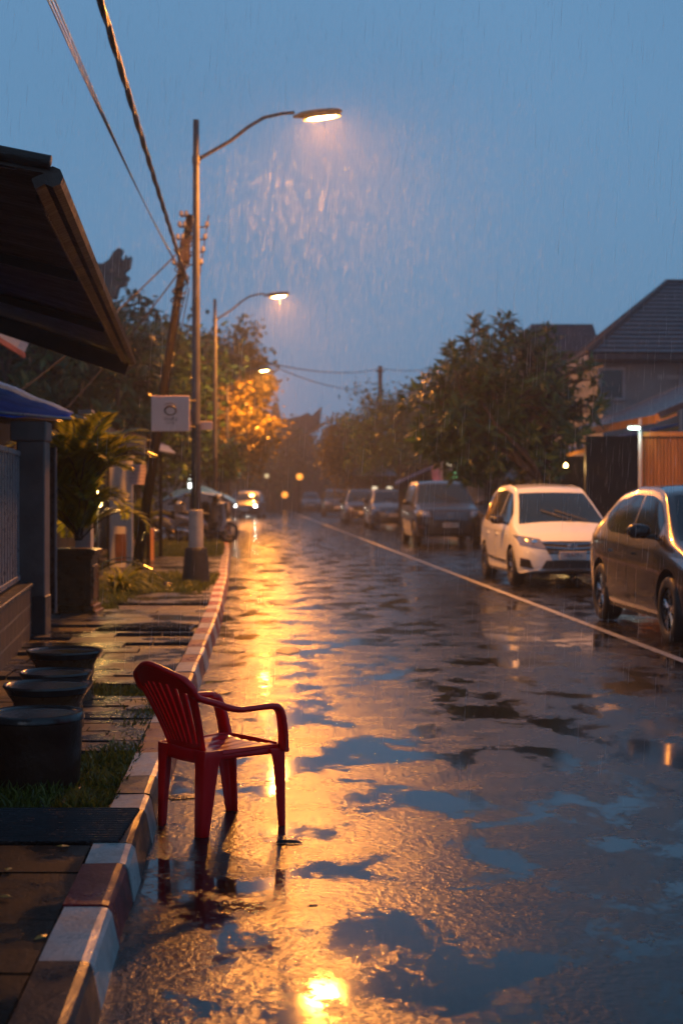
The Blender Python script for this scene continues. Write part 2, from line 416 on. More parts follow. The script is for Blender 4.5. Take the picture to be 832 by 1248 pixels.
# right kerb and pavement
m = MB()
for y0, y1 in zip(YS, YS[1:]):
    a, b = rkerb_x(y0), rkerb_x(y1)
    m.slab([(a, y0, .14), (a + .15, y0, .14), (b + .15, y1, .14), (b, y1, .14)], .16)
struct(m.build('kerb_right', MT['concrete']))
m = MB()
for y0, y1 in zip(YS, YS[1:]):
    a, b = rkerb_x(y0) + .15, rkerb_x(y1) + .15
    m.slab([(a, y0, .137), (a + 14, y0, .137), (b + 14, y1, .137), (b, y1, .137)], .15)
struct(m.build('pavement_right', MT['slab']))

# left pavement: bed + slabs of uneven size
m = MB()
for y0, y1 in zip(YS, YS[1:]):
    a, b = kerb_x(y0) - .155, kerb_x(y1) - .155
    m.slab([(a - 16, y0, .118), (a, y0, .118), (b, y1, .118), (b - 16, y1, .118)], .12)
struct(m.build('pavement_bed', MT['soil']))
rng = random.Random(3)
def pave(name, mt, y0, y1, ly, lx, w, gap=.012, z=.148, jit=.3, xoff=0.0, drop=0, brick=False):
    m = MB(); y = y0; row = 0
    while y < y1 - .02:
        dy = min(ly * (1 + rng.uniform(-jit, jit) * .5), y1 - y)
        x = -.162 - xoff; first = True
        while x > -.16 - xoff - w:
            dx = lx * (1 + rng.uniform(-jit, jit))
            if first and row % 2: dx *= .5
            first = False
            if rng.random() > drop:
                zz = z + rng.uniform(-.005, .004); t1 = rng.uniform(-.004, .004); t2 = rng.uniform(-.004, .004)
                q = []
                for (a, b) in ((x - dx + gap, y + gap / 2), (x, y + gap / 2), (x, y + dy - gap / 2), (x - dx + gap, y + dy - gap / 2)):
                    q.append((kerb_x(b) + a, b, zz + t1 * (b - y) / dy + t2 * (a - x) / dx))
                m.slab(q, .05)
            x -= dx
        y += dy; row += 1
    return struct(m.build(name, mt))
pave('pavement_near', MT['brown_slab'], -2, 5.68, .62, .60, 3.2)
pave('pavement_bricks', MT['paver'], 7.75, 9.9, .17, .42, 1.1, gap=.010)
pave('pavement_slabs', MT['slab'], 10.55, 14.5, .42, .75, 1.75, drop=.08)
pave('pavement_slabs_far', MT['slab'], 15.3, 20.2, .5, .9, 1.7, drop=.1)
pave('pavement_crossing', MT['slab'], 25.2, 32, .8, .9, 2.6)
pave('pavement_beyond', MT['slab'], 45, 80, 1.2, 1.2, 4)
# ribbed drain grating, and the dark slot further along
g = empty('drain_grating', (-1.58, 5.69, .12), 0, 'ribbed dark drain grating set in the pavement before the nearest pot', 'grating')
m = MB(); m.box((0, .32, .0), (1.46, .62, .03)); m.build('bed_plate', MT['grate'], g)
m = MB()
for i in range(15): m.box((0, .04 + i * .041, .028), (1.44, .018, .026), bev=.006)
for i in range(36): m.box((-.71 + i * .04, .33, .02), (.010, .6, .02))
m.build('rib', MT['grate'], g)
a = G(142, 764, .15); g = empty('trench_cover', (-1.98, a.y, .12), 0, 'long flat dark trench cover lying across the paving before the lamp post', 'drain cover')
m = MB(); m.box((0, 0, .02), (.95, .55, .03), bev=.008)
for i in range(6): m.box((0, -.2 + i * .08, .04), (.9, .03, .012))
m.build('plate', MT['grate'], g)

# grass: nobody could count it
def grass(name, label, areas, hmax, dens, seed=1):
    r = random.Random(seed); m = MB()
    for (x0, x1, y0, y1, z) in areas:
        n = int((x1 - x0) * (y1 - y0) * dens); nc = max(6, n // 60)
        cl = [(r.uniform(x0, x1), r.uniform(y0, y1), r.uniform(.4, 1)) for _ in range(nc)]
        for i in range(n):
            if r.random() < .75:
                c = r.choice(cl); x = c[0] + r.gauss(0, .06); y = c[1] + r.gauss(0, .06); hs = c[2]
            else: x = r.uniform(x0, x1); y = r.uniform(y0, y1); hs = .5
            if x > kerb_x(y) - .14: continue
            h = hmax * hs * r.uniform(.4, 1); a = r.uniform(0, 2 * PI); w = r.uniform(.003, .007) * (1 + y * .03)
            dx, dy = math.cos(a), math.sin(a); l = r.uniform(.2, .9) * h; b = a + r.uniform(-1, 1)
            lx, ly = math.cos(b) * l, math.sin(b) * l
            m.add([(x - dx * w, y - dy * w, z), (x + dx * w, y + dy * w, z), (x + lx * .4 + dx * w * .7, y + ly * .4 + dy * w * .7, z + h * .6), (x + lx * .4 - dx * w * .7, y + ly * .4 - dy * w * .7, z + h * .6), (x + lx, y + ly, z + h * .9)],
                  [(0, 1, 2, 3), (3, 2, 4)])
    o = m.build(name, MT['grass']); return tag(o, label, 'grass', None, 'stuff')
grass('grass_tufts', 'low mossy grass around the nearest pot by the kerb', [(-1.75, -1.02, 6.38, 7.75, .12), (-1.9, -1.2, 9.9, 10.5, .118), (-1.25, -1.05, 7.6, 9.9, .118)], .085, 5200, 4)
grass('grass_verge', 'yellow green grass verge around the potted plants and lamp post', [(-3.6, -1.95, 20.2, 25.1, .118), (-5.2, -2.6, 32, 45, .118), (-3.4, -2.75, 17.3, 20.2, .118)], .16, 1000, 5)

# ---------------------------------------------------------------- red plastic chair
MT['chair'] = carpaint('red_plastic', (.90, .005, .010), 0, .34, 95, .2, .5)
def red_chair():
    c0 = G(252, 1022); c1 = G(335, 1007)
    ang = R(40)                                     # facing direction measured from +X
    t = empty('plastic_chair', (0, 0, 0), ang - PI / 2, 'glossy red plastic armchair standing alone in the road beside the kerb', 'chair')
    ctr = Vector((-.558, 6.70, 0)); t.location = ctr
    S = .895; M = MT['chair']
    def sm(o, lv=2):
        md = o.modifiers.new('sub', 'SUBSURF'); md.levels = lv; md.render_levels = lv
        return o
    # seat: dished sheet with a rolled lip (x right, y forward)
    def seat(u, v):
        y = -.215 + .44 * v; w = .205 + .035 * v; x = (u * 2 - 1) * w
        z = .415 + .012 * v - .030 * (1 - (2 * u - 1) ** 2) * (1 - abs(2 * v - .8) * .5) + .0025 * math.cos(u * 40)
        if v > .9: z -= (v - .9) * .28
        if u < .06 or u > .94: z -= .012
        return Vector((x, y, z)) * S
    m = MB(); m.grid(seat, 28, 24); o = m.build('seat', M, t, True)
    md = o.modifiers.new('s', 'SOLIDIFY'); md.thickness = .008
    # apron under the seat
    m = MB()
    path = [(-.2, -.205), (-.215, 0), (-.236, .2), (-.19, .235), (0, .245), (.19, .235), (.236, .2), (.215, 0), (.2, -.205), (0, -.225), (-.2, -.205)]
    def apron(u, v):
        f = u * (len(path) - 1); i = min(int(f), len(path) - 2); q = f - i
        x = path[i][0] * (1 - q) + path[i + 1][0] * q; y = path[i][1] * (1 - q) + path[i + 1][1] * q
        dep = .045 + (.02 if y < -.2 else 0)
        return Vector((x * (1 + .02 * v), y * (1 + .02 * v), .418 - dep * v)) * S
    m.grid(apron, 60, 3); o = m.build('apron', M, t, True); md = o.modifiers.new('s', 'SOLIDIFY'); md.thickness = .007
    # legs: folded angle section, tapering
    def leg(top, bot, sx, sy, name='leg', wt=.075, wb=.040):
        m = MB(); rows = 10; vs = []
        for i in range(rows + 1):
            k = i / rows; c = Vector(top).lerp(Vector(bot), k); w = wt + (wb - wt) * k; w *= 1 + .25 * max(0, .15 - k) / .15
            pts = [(-w, 0), (-w * .55, .004), (-w * .16, .010), (.0, .0), (.010, -w * .16), (.004, -w * .55), (0, -w)]
            # outer corner at origin, flanges run inwards
            pr = [(-w, .0), (-w * .5, .002), (-.018, .002), (-.005, -.003), (.0, -.018), (.0, -w * .5), (-.002, -w)]
            for a, b in pr: vs.append((Vector((c.x + sx * a, c.y + sy * b, c.z))) * S)
        q = 7; fs = [(i * q + j, i * q + j + 1, (i + 1) * q + j + 1, (i + 1) * q + j) for i in range(rows) for j in range(q - 1)]
        m.add(vs, fs); o = m.build(name, M, t, True)
        md = o.modifiers.new('s', 'SOLIDIFY'); md.thickness = .012; md.offset = 0
        md = o.modifiers.new('b', 'BEVEL'); md.width = .002; md.segments = 2
        return o
    for s in (-1, 1):
        leg((s * .212, -.222, .42), (s * .190, -.238, 0), s, -1, wt=.085, wb=.046)
        # front leg runs up into the arm post
        leg((s * .250, .232, .40), (s * .228, .252, 0), s, 1, wt=.075, wb=.040)
    def back(u, v):
        # v 0 at the seat, 1 at the top; narrow waist, wide round top
        w = .140 + .105 * min(1, v * 1.15) ** 1.2
        if v > .72: w *= max(0.05, 1 - ((v - .72) / .335) ** 3.4) ** .5
        a = (u * 2 - 1); x = a * w
        z = .405 + .440 * v - (.02 * a * a) * v - .022 * a * a * max(0, (v - .62) / .38) ** 1.5
        y = -.205 - .165 * v - .045 * v * v + .055 * a * a * (.3 + .7 * v)
        return Vector((x, y, z)) * S
    # arms: post rising from front leg, sweep back into the backrest rim
    for s in (-1, 1):
        pts = [(s * .248, .225, .39), (s * .258, .215, .47), (s * .268, .195, .56), (s * .272, .17, .605), (s * .275, .12, .622), (s * .275, .02, .622), (s * .272, -.07, .622), (s * .264, -.13, .634), (s * .246, -.20, .662)] + [tuple(back(.5 + s * h_, v_) / S) for h_, v_ in ((.53, .70), (.50, .82), (.47, .90), (.42, .955))]
        wid = [(.046, .015), (.040, .016), (.036, .018), (.035, .018), (.035, .017), (.035, .016), (.034, .016), (.032, .017), (.031, .016), (.030, .016), (.026, .016), (.020, .015), (.014, .012)]
        m = MB(); vs = []; n = 12; V = [Vector(p) for p in pts]
        # resample smoothly
        def cr(i, q):
            a = V[max(i - 1, 0)]; b = V[i]; c = V[min(i + 1, len(V) - 1)]; d = V[min(i + 2, len(V) - 1)]
            return .5 * ((2 * b) + (c - a) * q + (2 * a - 5 * b + 4 * c - d) * q * q + (3 * b - a - 3 * c + d) * q ** 3)
        fine = []; fw = []
        for i in range(len(V) - 1):
            for q in (0, .25, .5, .75):
                fine.append(cr(i, q)); fw.append(tuple(wid[i][j] * (1 - q) + wid[i + 1][j] * q for j in (0, 1)))
        fine.append(V[-1]); fw.append(wid[-1])
        for i, p in enumerate(fine):
            tg = (fine[min(i + 1, len(fine) - 1)] - fine[max(i - 1, 0)]).normalized()
            k = i / (len(fine) - 1)
            side = Vector((1, 0, 0))
            if k < .28: side = Vector((s * .55, -.1, 0)).lerp(Vector((1, 0, 0)), 0)
            nn = tg.cross(side).normalized(); side = nn.cross(tg).normalized()
            for a in range(n):
                an = 2 * PI * a / n; ca, sa = math.cos(an), math.sin(an)
                e = .6
                ca = math.copysign(abs(ca) ** e, ca); sa = math.copysign(abs(sa) ** e, sa)
                vs.append((p + side * ca * fw[i][0] + nn * sa * fw[i][1]) * S)
        L = len(fine)
        fs = [(i * n + a, i * n + (a + 1) % n, (i + 1) * n + (a + 1) % n, (i + 1) * n + a) for i in range(L - 1) for a in range(n)]
        fs += [tuple(range(n))[::-1], tuple((L - 1) * n + a for a in range(n))]
        m.add(vs, fs); m.build('armrest', M, t, True)
    # backrest: shell with fanned slots
    nv = 30; cols = []
    ns = 7; slatw = 1.0; slotw = .42
    xs = [0.0, .08]; x = .08; kinds = ['solid']
    for i in range(ns):
        kinds.append('slat'); x += (1 - .16 - slotw * 0) / (ns + (ns + 1) * slotw) * 1; xs.append(x) if False else None
    seq = ['rim'] + [k for i in range(ns) for k in ('slot', 'slat')] + ['slot', 'rim']
    wts = {'rim': .75, 'slat': .85, 'slot': .42}
    tot = sum(wts[k] for k in seq); us = [0]; lab = []
    for k in seq:
        sub = 2 if k != 'slot' else 1
        for q in range(sub): us.append(us[-1] + wts[k] / tot / sub); lab.append(k)
    m = MB(); nu = len(us) - 1
    vs = [back(us[i], j / nv) for i in range(nu + 1) for j in range(nv + 1)]
    fs = []
    for i in range(nu):
        for j in range(nv):
            vv = (j + .5) / nv; uu = abs((us[i] + us[i + 1]) - 1)
            hole = lab[i] == 'slot' and .10 < vv < .80 - .10 * uu * uu
            if not hole: fs.append((i * (nv + 1) + j, (i + 1) * (nv + 1) + j, (i + 1) * (nv + 1) + j + 1, i * (nv + 1) + j + 1))
    m.add(vs, fs); o = m.build('backrest', M, t, True)
    md = o.modifiers.new('s', 'SOLIDIFY'); md.thickness = .012; md.offset = 0
    md = o.modifiers.new('b', 'BEVEL'); md.width = .003; md.segments = 2; md.limit_method = 'ANGLE'
    # rolled rim round the back
    m = MB(); pts = []
    for q in range(0, 41):
        k = q / 40
        if k < .4: pts.append(back(0, .02 + k / .4 * .92))
        elif k > .6: pts.append(back(1, .94 - (k - .6) / .4 * .92))
        else: pts.append(back((k - .4) / .2, .94 + .06 * math.sin((k - .4) / .2 * PI)))
    m.tube(pts, .0155 * S, 10); o = m.build('back_rim', M, t, True)
    return t
red_chair()

# ---------------------------------------------------------------- pots
def pot(cx, cy, r, h, label, flare, mt, dish=True, rb=None):
    t = empty('round_pot', (cx, cy, .118), 0, label, 'pot', 'round pots along the wall')
    m = MB(); rb = rb or r * .78
    if flare:
        prof = [(0, 0), (rb, 0), (rb * 1.02, .02), (rb * .97, h * .45), (rb * 1.02, h - .09), (r * .93, h - .045)]
    else:
        prof = [(0, 0), (r * .9, 0), (r * .93, .02), (r * .97, h * .5), (r * .98, h - .085), (r * 1.0, h - .075), (r * 1.0, h - .03)]
    m.lathe(prof, n=40); m.build('pot_body', mt, t, True, autosmooth=35)
    m = MB()
    if flare: prof = [(0, h - .06), (r * .6, h - .055), (r * .93, h - .042), (r * 1.03, h - .008), (r * 1.02, h + .004), (r * .97, h + .001), (r * .93, h - .007), (r * .5, h - .008), (0, h - .008)]
    else: prof = [(r * .7, h - .035), (r * 1.0, h - .034), (r * 1.035, h - .028), (r * 1.035, h - .006), (r * 1.0, h + .004), (r * .9, h + .002), (r * .86, h - .006), (0, h - .008)]
    m.lathe(prof, n=48); m.build('dish', MT['dish'], t, True, autosmooth=40)
    return t
pot(-1.452, 7.02, .222, .345, 'big dark round pot nearest the camera in the grass', False, MT['pot'])
pot(-1.600, 8.05, .232, .345, 'clay pot with a wide flared dish just behind the dark straight pot', True, MT['pot_orange'])
pot(-1.665, 8.62, .205, .345, 'smaller pot whose dark dish shows between two wider clay dishes', True, MT['pot'])
pot(-1.835, 9.80, .245, .345, 'farthest round pot with a wide wet dish, near the brick wall', True, MT['pot_orange'])

# ---------------------------------------------------------------- cars
def interp(keys, x):
    if x <= keys[0][0]: return keys[0][1]
    for (a, b), (c, d) in zip(keys, keys[1:]):
        if x <= c: return b + (d - b) * (x - a) / (c - a)
    return keys[-1][1]
def smooth_interp(keys, x, w=.07):
    return sum(interp(keys, x + o * w) * g for o, g in ((-1, .15), (-.5, .2), (0, .3), (.5, .2), (1, .15)))
def crv(pts, sub=5):
    out = []
    for i in range(len(pts) - 1):
        a = pts[max(i - 1, 0)]; b = pts[i]; c = pts[i + 1]; d = pts[min(i + 2, len(pts) - 1)]
        for k in range(sub):
            q = k / sub
            out.append(tuple(.5 * (2 * b[j] + (c[j] - a[j]) * q + (2 * a[j] - 5 * b[j] + 4 * c[j] - d[j]) * q * q + (3 * b[j] - a[j] - 3 * c[j] + d[j]) * q ** 3) for j in (0, 1)))
    out.append(pts[-1]); return out

TYPES = {
 'mpv': dict(L=4.3, W=1.76, top=[(-2.15, .90), (-2.10, 1.2), (-1.85, 1.56), (-1.3, 1.68), (-.4, 1.70), (.30, 1.64), (.75, 1.42), (1.34, 1.07), (1.46, 1.02), (1.85, .89), (2.05, .76), (2.15, .58)], belt=.98, wr=.36, wb=1.36, wf=-1.28, cowl=1.36, rooff=.40, sillz=.2),
 'hatch': dict(L=4.3, W=1.72, top=[(-2.15, .85), (-2.10, 1.02), (-1.75, 1.14), (-1.05, 1.43), (-.4, 1.50), (.2, 1.49), (.55, 1.43), (1.25, 1.0), (1.35, .97), (1.85, .84), (2.05, .74), (2.15, .58)], belt=.93, wr=.34, wb=1.34, wf=-1.27, cowl=1.26, rooff=.50, sillz=.19),
 'suv': dict(L=4.5, W=1.85, top=[(-2.25, .95), (-2.2, 1.3), (-2.0, 1.68), (-1.4, 1.78), (-.2, 1.80), (.35, 1.74), (1.10, 1.22), (1.2, 1.17), (1.9, 1.04), (2.12, .92), (2.25, .68)], belt=1.08, wr=.30, wb=1.4, wf=-1.32, cowl=1.12, rooff=.36, sillz=.26),
}
_cars = {}
def make_car(kind, paint, label, detail=True, lit=False):
    T = TYPES[kind]; L, W = T['L'], T['W']; zsl = T['sillz']
    wheel_r = .315 if kind != 'suv' else .345; track = W / 2 - .12
    axf, axr = T['wb'], T['wf']
    def section(x):
        s = min(1, abs(2 * x / L)); wm = W / 2 * (1 - .05 * s ** 3) * max(0, 1 - s ** 16) ** (1 / 3.2)
        zt = smooth_interp(T['top'], x); zbot = zsl + .10 * s ** 10
        belt = T['belt'] - .05 * (x / 2.1); zb = min(belt, zt - .10)
        zb = -math.log(math.exp(-belt * 14) + math.exp(-(zt - .09) * 14)) / 14
        if zb > zt - .04: zb = zt - .04
        wr = wm * .955 - (zt - zb) * T['wr'] * (wm / (W / 2)); g = min(.085, (zt - zb) * .45)
        hz = zb - zbot
        return [(0, zbot), (wm * .86, zbot), (wm * .955, zbot + .05), (wm * .985, zbot + hz * .30), (wm * 1.0, zbot + hz * .58), (wm * .99, zb - hz * .16), (wm * .955, zb), (wr, zt - g), (wr * .86, zt - g * .36), (wr * .45, zt - .008), (0, zt)]
    st = []; ns = 64
    for i in range(ns + 1):
        a = -PI / 2 + PI * i / ns
        x = .55 * (L / 2) * math.sin(a) + .45 * (L / 2) * (2 * i / ns - 1); st.append(max(-L / 2 + .001, min(L / 2 - .001, x)))
    bm = bmesh.new(); rings = []
    for x in st:
        h = crv(section(x), 5); ring = []
        half = h; pts = half + [(-y, z) for y, z in half[-2:0:-1]]
        rings.append([bm.verts.new((x, y, z)) for y, z in pts])
    q = len(rings[0])
    for i in range(len(st) - 1):
        for k in range(q):
            bm.faces.new((rings[i][k], rings[i][(k + 1) % q], rings[i + 1][(k + 1) % q], rings[i + 1][k]))
    bm.faces.new(rings[0]); bm.faces.new(rings[-1][::-1])
    bmesh.ops.recalc_face_normals(bm, faces=bm.faces)
    me = bpy.data.meshes.new('body'); bm.to_mesh(me)
    tree = BVHTree.FromBMesh(bm); bm.free()
    root = empty('car', (0, 0, 0), 0, label, 'car', 'cars parked along the right side')
    body = bpy.data.objects.new('body', me); col.objects.link(body)
    me.materials.append(paint); me.materials.append(MT['black']); me.materials.append(MT['plastic'])
    # wheel arches cut out
    cut = MB()
    for ax in (axf, axr):
        for s in (-1, 1):
            cut.lathe([(0, -.17), (wheel_r + .055, -.17), (wheel_r + .055, .2), (0, .2)], (ax, s * (track + .03), wheel_r + .01), n=40, axis='Y')
    co = cut.build('cutter', MT['black'], recalc=True)
    md = body.modifiers.new('b', 'BOOLEAN'); md.operation = 'DIFFERENCE'; md.object = co; md.solver = 'EXACT'
    dg = bpy.context.evaluated_depsgraph_get(); dg.update()
    nme = bpy.data.meshes.new_from_object(body.evaluated_get(dg)); body.modifiers.clear(); body.data = nme; nme.name = 'body'
    bpy.data.objects.remove(co)
    nme.materials.clear(); 
    for mm in (paint, MT['black'], MT['plastic']): nme.materials.append(mm)
    for p in nme.polygons:
        p.use_smooth = True; c = p.center; p.material_index = 0
        for ax in (axf, axr):
            d = math.hypot(c.x - ax, c.z - wheel_r - .01)
            if d < wheel_r + .0545 or (abs(d - wheel_r - .055) < .012 and abs(p.normal.y) < .3 and abs(c.y) < W / 2 * 1.02 and p.normal.x * (c.x - ax) + p.normal.z * (c.z - wheel_r) < 0): p.material_index = 1
        if c.z < zsl + .045: p.material_index = 2
    nme.set_sharp_from_angle(angle=R(38))
    body.parent = root
    # panels laid on the body
    def panel(name, mt, pts_fn, nu, nv, axis, off=.006, parent=root, th=.012, smooth=True):
        """pts_fn(u,v) gives 2D: (x,z) seen from the side, (y,z) seen from the front"""
        grid = {}
        for i in range(nu + 1):
            for j in range(nv + 1):
                a, b = pts_fn(i / nu, j / nv)
                if axis == 'R': o_, d_ = Vector((a, -3, b)), Vector((0, 1, 0))
                elif axis == 'L': o_, d_ = Vector((a, 3, b)), Vector((0, -1, 0))
                elif axis == 'F': o_, d_ = Vector((4, a, b)), Vector((-1, 0, 0))
                elif axis == 'B': o_, d_ = Vector((-4, a, b)), Vector((1, 0, 0))
                hit, nrm, _, _ = tree.ray_cast(o_, d_)
                if hit is None:
                    hit, nrm, _, _ = tree.find_nearest(o_ + d_ * (3 - W / 2 if axis in 'RL' else 4 - L / 2))
                if nrm.dot(d_) > 0: nrm = -nrm
                grid[i, j] = (hit + nrm * off, hit - nrm * th)
        m = MB(); W_ = nv + 1
        vs = [grid[i, j][0] for i in range(nu + 1) for j in range(W_)]
        fs = [(i * W_ + j, (i + 1) * W_ + j, (i + 1) * W_ + j + 1, i * W_ + j + 1) for i in range(nu) for j in range(nv)]
        base = len(vs); bl = [(i, 0) for i in range(nu)] + [(nu, j) for j in range(nv)] + [(i, nv) for i in range(nu, 0, -1)] + [(0, j) for j in range(nv, 0, -1)]
        vs += [grid[p][1] for p in bl]; nb = len(bl)
        for k in range(nb):
            p, q2 = bl[k], bl[(k + 1) % nb]
            fs.append((p[0] * W_ + p[1], q2[0] * W_ + q2[1], base + (k + 1) % nb, base + k))
        m.add(vs, fs); return m.build(name, mt, parent, smooth, recalc=True, autosmooth=40)
    def quad(c):   # bilinear patch from 4 corners: bottom-left, bottom-right, top-right, top-left
        def f(u, v):
            return tuple((c[0][k] * (1 - u) + c[1][k] * u) * (1 - v) + (c[3][k] * (1 - u) + c[2][k] * u) * v for k in (0, 1))
        return f
    topz = lambda x: smooth_interp(T['top'], x)
    b0 = T['belt']
    # side glass: rear, middle, front with pillars between; upper edge follows the roof
    def edges(x):
        lo = b0 - .05 * (x / 2.1) + .035
        hi = topz(x) - .115
        if kind == 'hatch' and x < -.9: lo += (-.9 - x) * .12
        return lo, hi
    if kind == 'hatch': wins = [(-1.28, -.98, .03), (-.94, -.13, .0), (-.05, .86, .0)]
    elif kind == 'mpv': wins = [(-1.80, -1.05, .0), (-.99, -.10, .0), (-.03, .95, .0)]
    else: wins = [(-1.90, -1.10, .0), (-1.04, -.12, .0), (-.04, .86, .0)]
    for side in ('R', 'L'):
        for wi, (x0, x1, _) in enumerate(wins):
            def fn(u, v, x0=x0, x1=x1, wi=wi):
                x = x0 + (x1 - x0) * u; lo, hi = edges(x)
                if wi == 0:
                    lo2 = lo + .10 * (1 - u) ** 3; hi2 = max(lo2 + .02, hi - .05 * (1 - u) ** 2)
                    lo, hi = lo2, hi2
                hi = max(hi, lo + .02)
                z = lo + (hi - lo) * v
                if wi == 2: x -= 0
                return (x, z)
            panel('side_window', MT['glass'], fn, 14, 8, side, .004)
        # door seams, handles, sill strip
        sg = -1 if side == 'R' else 1
        if detail:
            for xd, zt_ in ((.93, b0 - .03), (-.07, b0 - .02), (-1.0, b0)):
                panel('door_seam', MT['black'], quad([(xd - .005, zsl + .12), (xd + .003, zsl + .12), (xd + .003, zt_), (xd - .005, zt_)]), 1, 10, side, .0015)
            for xd in (.12, -.82):
                panel('door_handle', paint if kind != 'mpv' else paint, quad([(xd - .09, b0 - .155), (xd + .09, b0 - .155), (xd + .085, b0 - .125), (xd - .085, b0 - .125)]), 6, 2, side, .028)
            panel('sill_strip', MT['plastic'] if kind == 'mpv' else paint, quad([(-.95, zsl + .20), (.9, zsl + .17), (.9, zsl + .215), (-.95, zsl + .25)]), 14, 2, side, .012)
    # windscreen and rear window seen from the ends
    def screen(x0, x1, wlo, whi):
        z0, z1 = topz(x0) - .02, topz(x1) - .05
        def f(u, v):
            a = u * 2 - 1; return (a * (wlo + (whi - wlo) * v), z0 + (z1 - z0) * v + (.02 - .045 * a * a) * (1 - v) * 1 - .015 * a * a * v + .0)
        return f
    panel('windscreen', MT['glass'], screen(T['cowl'] + .0, T['rooff'], W / 2 * .82, W / 2 * .64), 16, 10, 'F', .005)
    panel('rear_window', MT['glass'], screen(-L / 2 + (.10 if kind != 'hatch' else .45), -L / 2 + (.38 if kind != 'hatch' else 1.05), W / 2 * .76, W / 2 * .66), 12, 6, 'B', .004)
    for s in (-1, 1):
        m = MB(); m.tube([(T['cowl'] + .02, s * .12 + .3, topz(T['cowl']) + .015), (T['cowl'] - .28, s * .12 - .18, topz(T['cowl'] - .28) + .02)], .009, 6); m.build('wiper', MT['black'], root)
    hz = T['top'][-2][1]; nz = T['top'][-3][1]
    # headlights: wrap the corners
    hl = {'mpv': [(.42, hz - .13), (.80, hz - .07), (.84, hz + .09), (.50, hz + .03)], 'hatch': [(.44, hz - .10), (.80, hz - .06), (.825, hz + .065), (.52, hz + .01)], 'suv': [(.52, hz - .12), (.88, hz - .09), (.885, hz + .06), (.56, hz + .03)]}[kind]
    for s in (-1, 1):
        c = [(s * a, b) for a, b in hl]
        h = panel('headlight', MT['headglass'], quad(c), 10, 6, 'F', .008)
        cx = sum(p[0] for p in c) / 4; cz = sum(p[1] for p in c) / 4
        hit, nr, _, _ = tree.ray_cast(Vector((4, cx * .93, cz)), Vector((-1, 0, 0)))
        m = MB(); m.lathe([(0, .012), (.04, .010), (.05, .0), (.05, -.01)], hit + Vector((.006, 0, 0)), n=16, axis='X'); m.build('lamp_lens', MT['headlamp'] if lit else MT['chrome'], h, True)
    # grille with bars and emblem
    if kind == 'mpv': gq = [(-.38, hz - .20), (.38, hz - .20), (.50, hz - .005), (-.50, hz - .005)]
    elif kind == 'hatch': gq = [(-.36, hz - .16), (.36, hz - .16), (.44, hz - .02), (-.44, hz - .02)]
    else: gq = [(-.45, hz - .20), (.45, hz - .20), (.49, hz - .01), (-.49, hz - .01)]
    gr = panel('grille', MT['black'], quad(gq), 14, 4, 'F', .008)
    for k, zz in enumerate((.15, .5, .88)):
        z_ = gq[0][1] + (gq[2][1] - gq[0][1]) * zz; w_ = gq[1][0] + (gq[2][0] - gq[1][0]) * zz
        panel('grille_bar', MT['chrome'], lambda u, v, z_=z_, w_=w_, k=k: ((u * 2 - 1) * w_ * .98, z_ - .007 + .014 * v - (.03 * (1 - abs(u * 2 - 1)) if kind == 'mpv' and k else 0)), 14, 2, 'F', .02, gr)
    hit, nr, _, _ = tree.ray_cast(Vector((4, 0, gq[0][1] + (gq[2][1] - gq[0][1]) * .6)), Vector((-1, 0, 0)))
    m = MB()
    th = [(.075 * math.cos(a), .05 * math.sin(a)) for a in [2 * PI * k / 24 for k in range(25)]]
    m.tube([hit + Vector((.034, a, b)) for a, b in th], .007, 6)
    m.tube([hit + Vector((.034, a * .45, b)) for a, b in th], .006, 6)
    m.tube([hit + Vector((.034, a * .8, .022 + b * .3)) for a, b in th], .006, 6)
    m.build('emblem', MT['chrome'], gr, True)
    # lower intake, fog recesses, plate
    zi = zsl + .17
    panel('lower_intake', MT['black'], quad([(-.50, zi - .05), (.50, zi - .05), (.42, zi + .085), (-.42, zi + .085)]), 12, 3, 'F', .006)
    panel('intake_trim', MT['chrome'] if kind == 'mpv' else MT['plastic'], quad([(-.56, zi - .075), (.56, zi - .075), (.54, zi - .055), (-.54, zi - .055)]), 12, 1, 'F', .012)
    panel('bumper_base', MT['plastic'], quad([(-.78, zsl + .02), (.78, zsl + .02), (.76, zsl + .075), (-.76, zsl + .075)]), 12, 1, 'F', .005)
    for s in (-1, 1):
        c = [(s * .62, zi - .05), (s * .80, zi - .02), (s * .80, zi + .10), (s * .67, zi + .08)]
        fg = panel('fog_recess', MT['black'], quad(c), 6, 4, 'F', .006)
        if detail: panel('fog_trim', MT['chrome'], quad([(s * .67, zi + .085), (s * .80, zi + .105), (s * .80, zi + .125), (s * .67, zi + .10)]), 5, 1, 'F', .014, fg)
    hit, nr, _, _ = tree.ray_cast(Vector((4, 0, zi + .15)), Vector((-1, 0, 0)))
    px = hit.x + .022; m = MB(); m.box((px, 0, zi + .165), (.012, .44, .13), bev=.004); pl = m.build('number_plate', MT['plate'], root)
    if detail:
        lettering('VEAIT1', .10, MT['plate_ink'], pl, (px + .0075, 0, zi + .165), (PI / 2, 0, PI / 2))
    # tail lamps
    for s in (-1, 1):
        panel('tail_light', MT['taillight'], quad([(s * .55, b0 - .18), (s * .78, b0 - .15), (s * .76, b0 + .02), (s * .58, b0)]), 5, 4, 'B', .008)
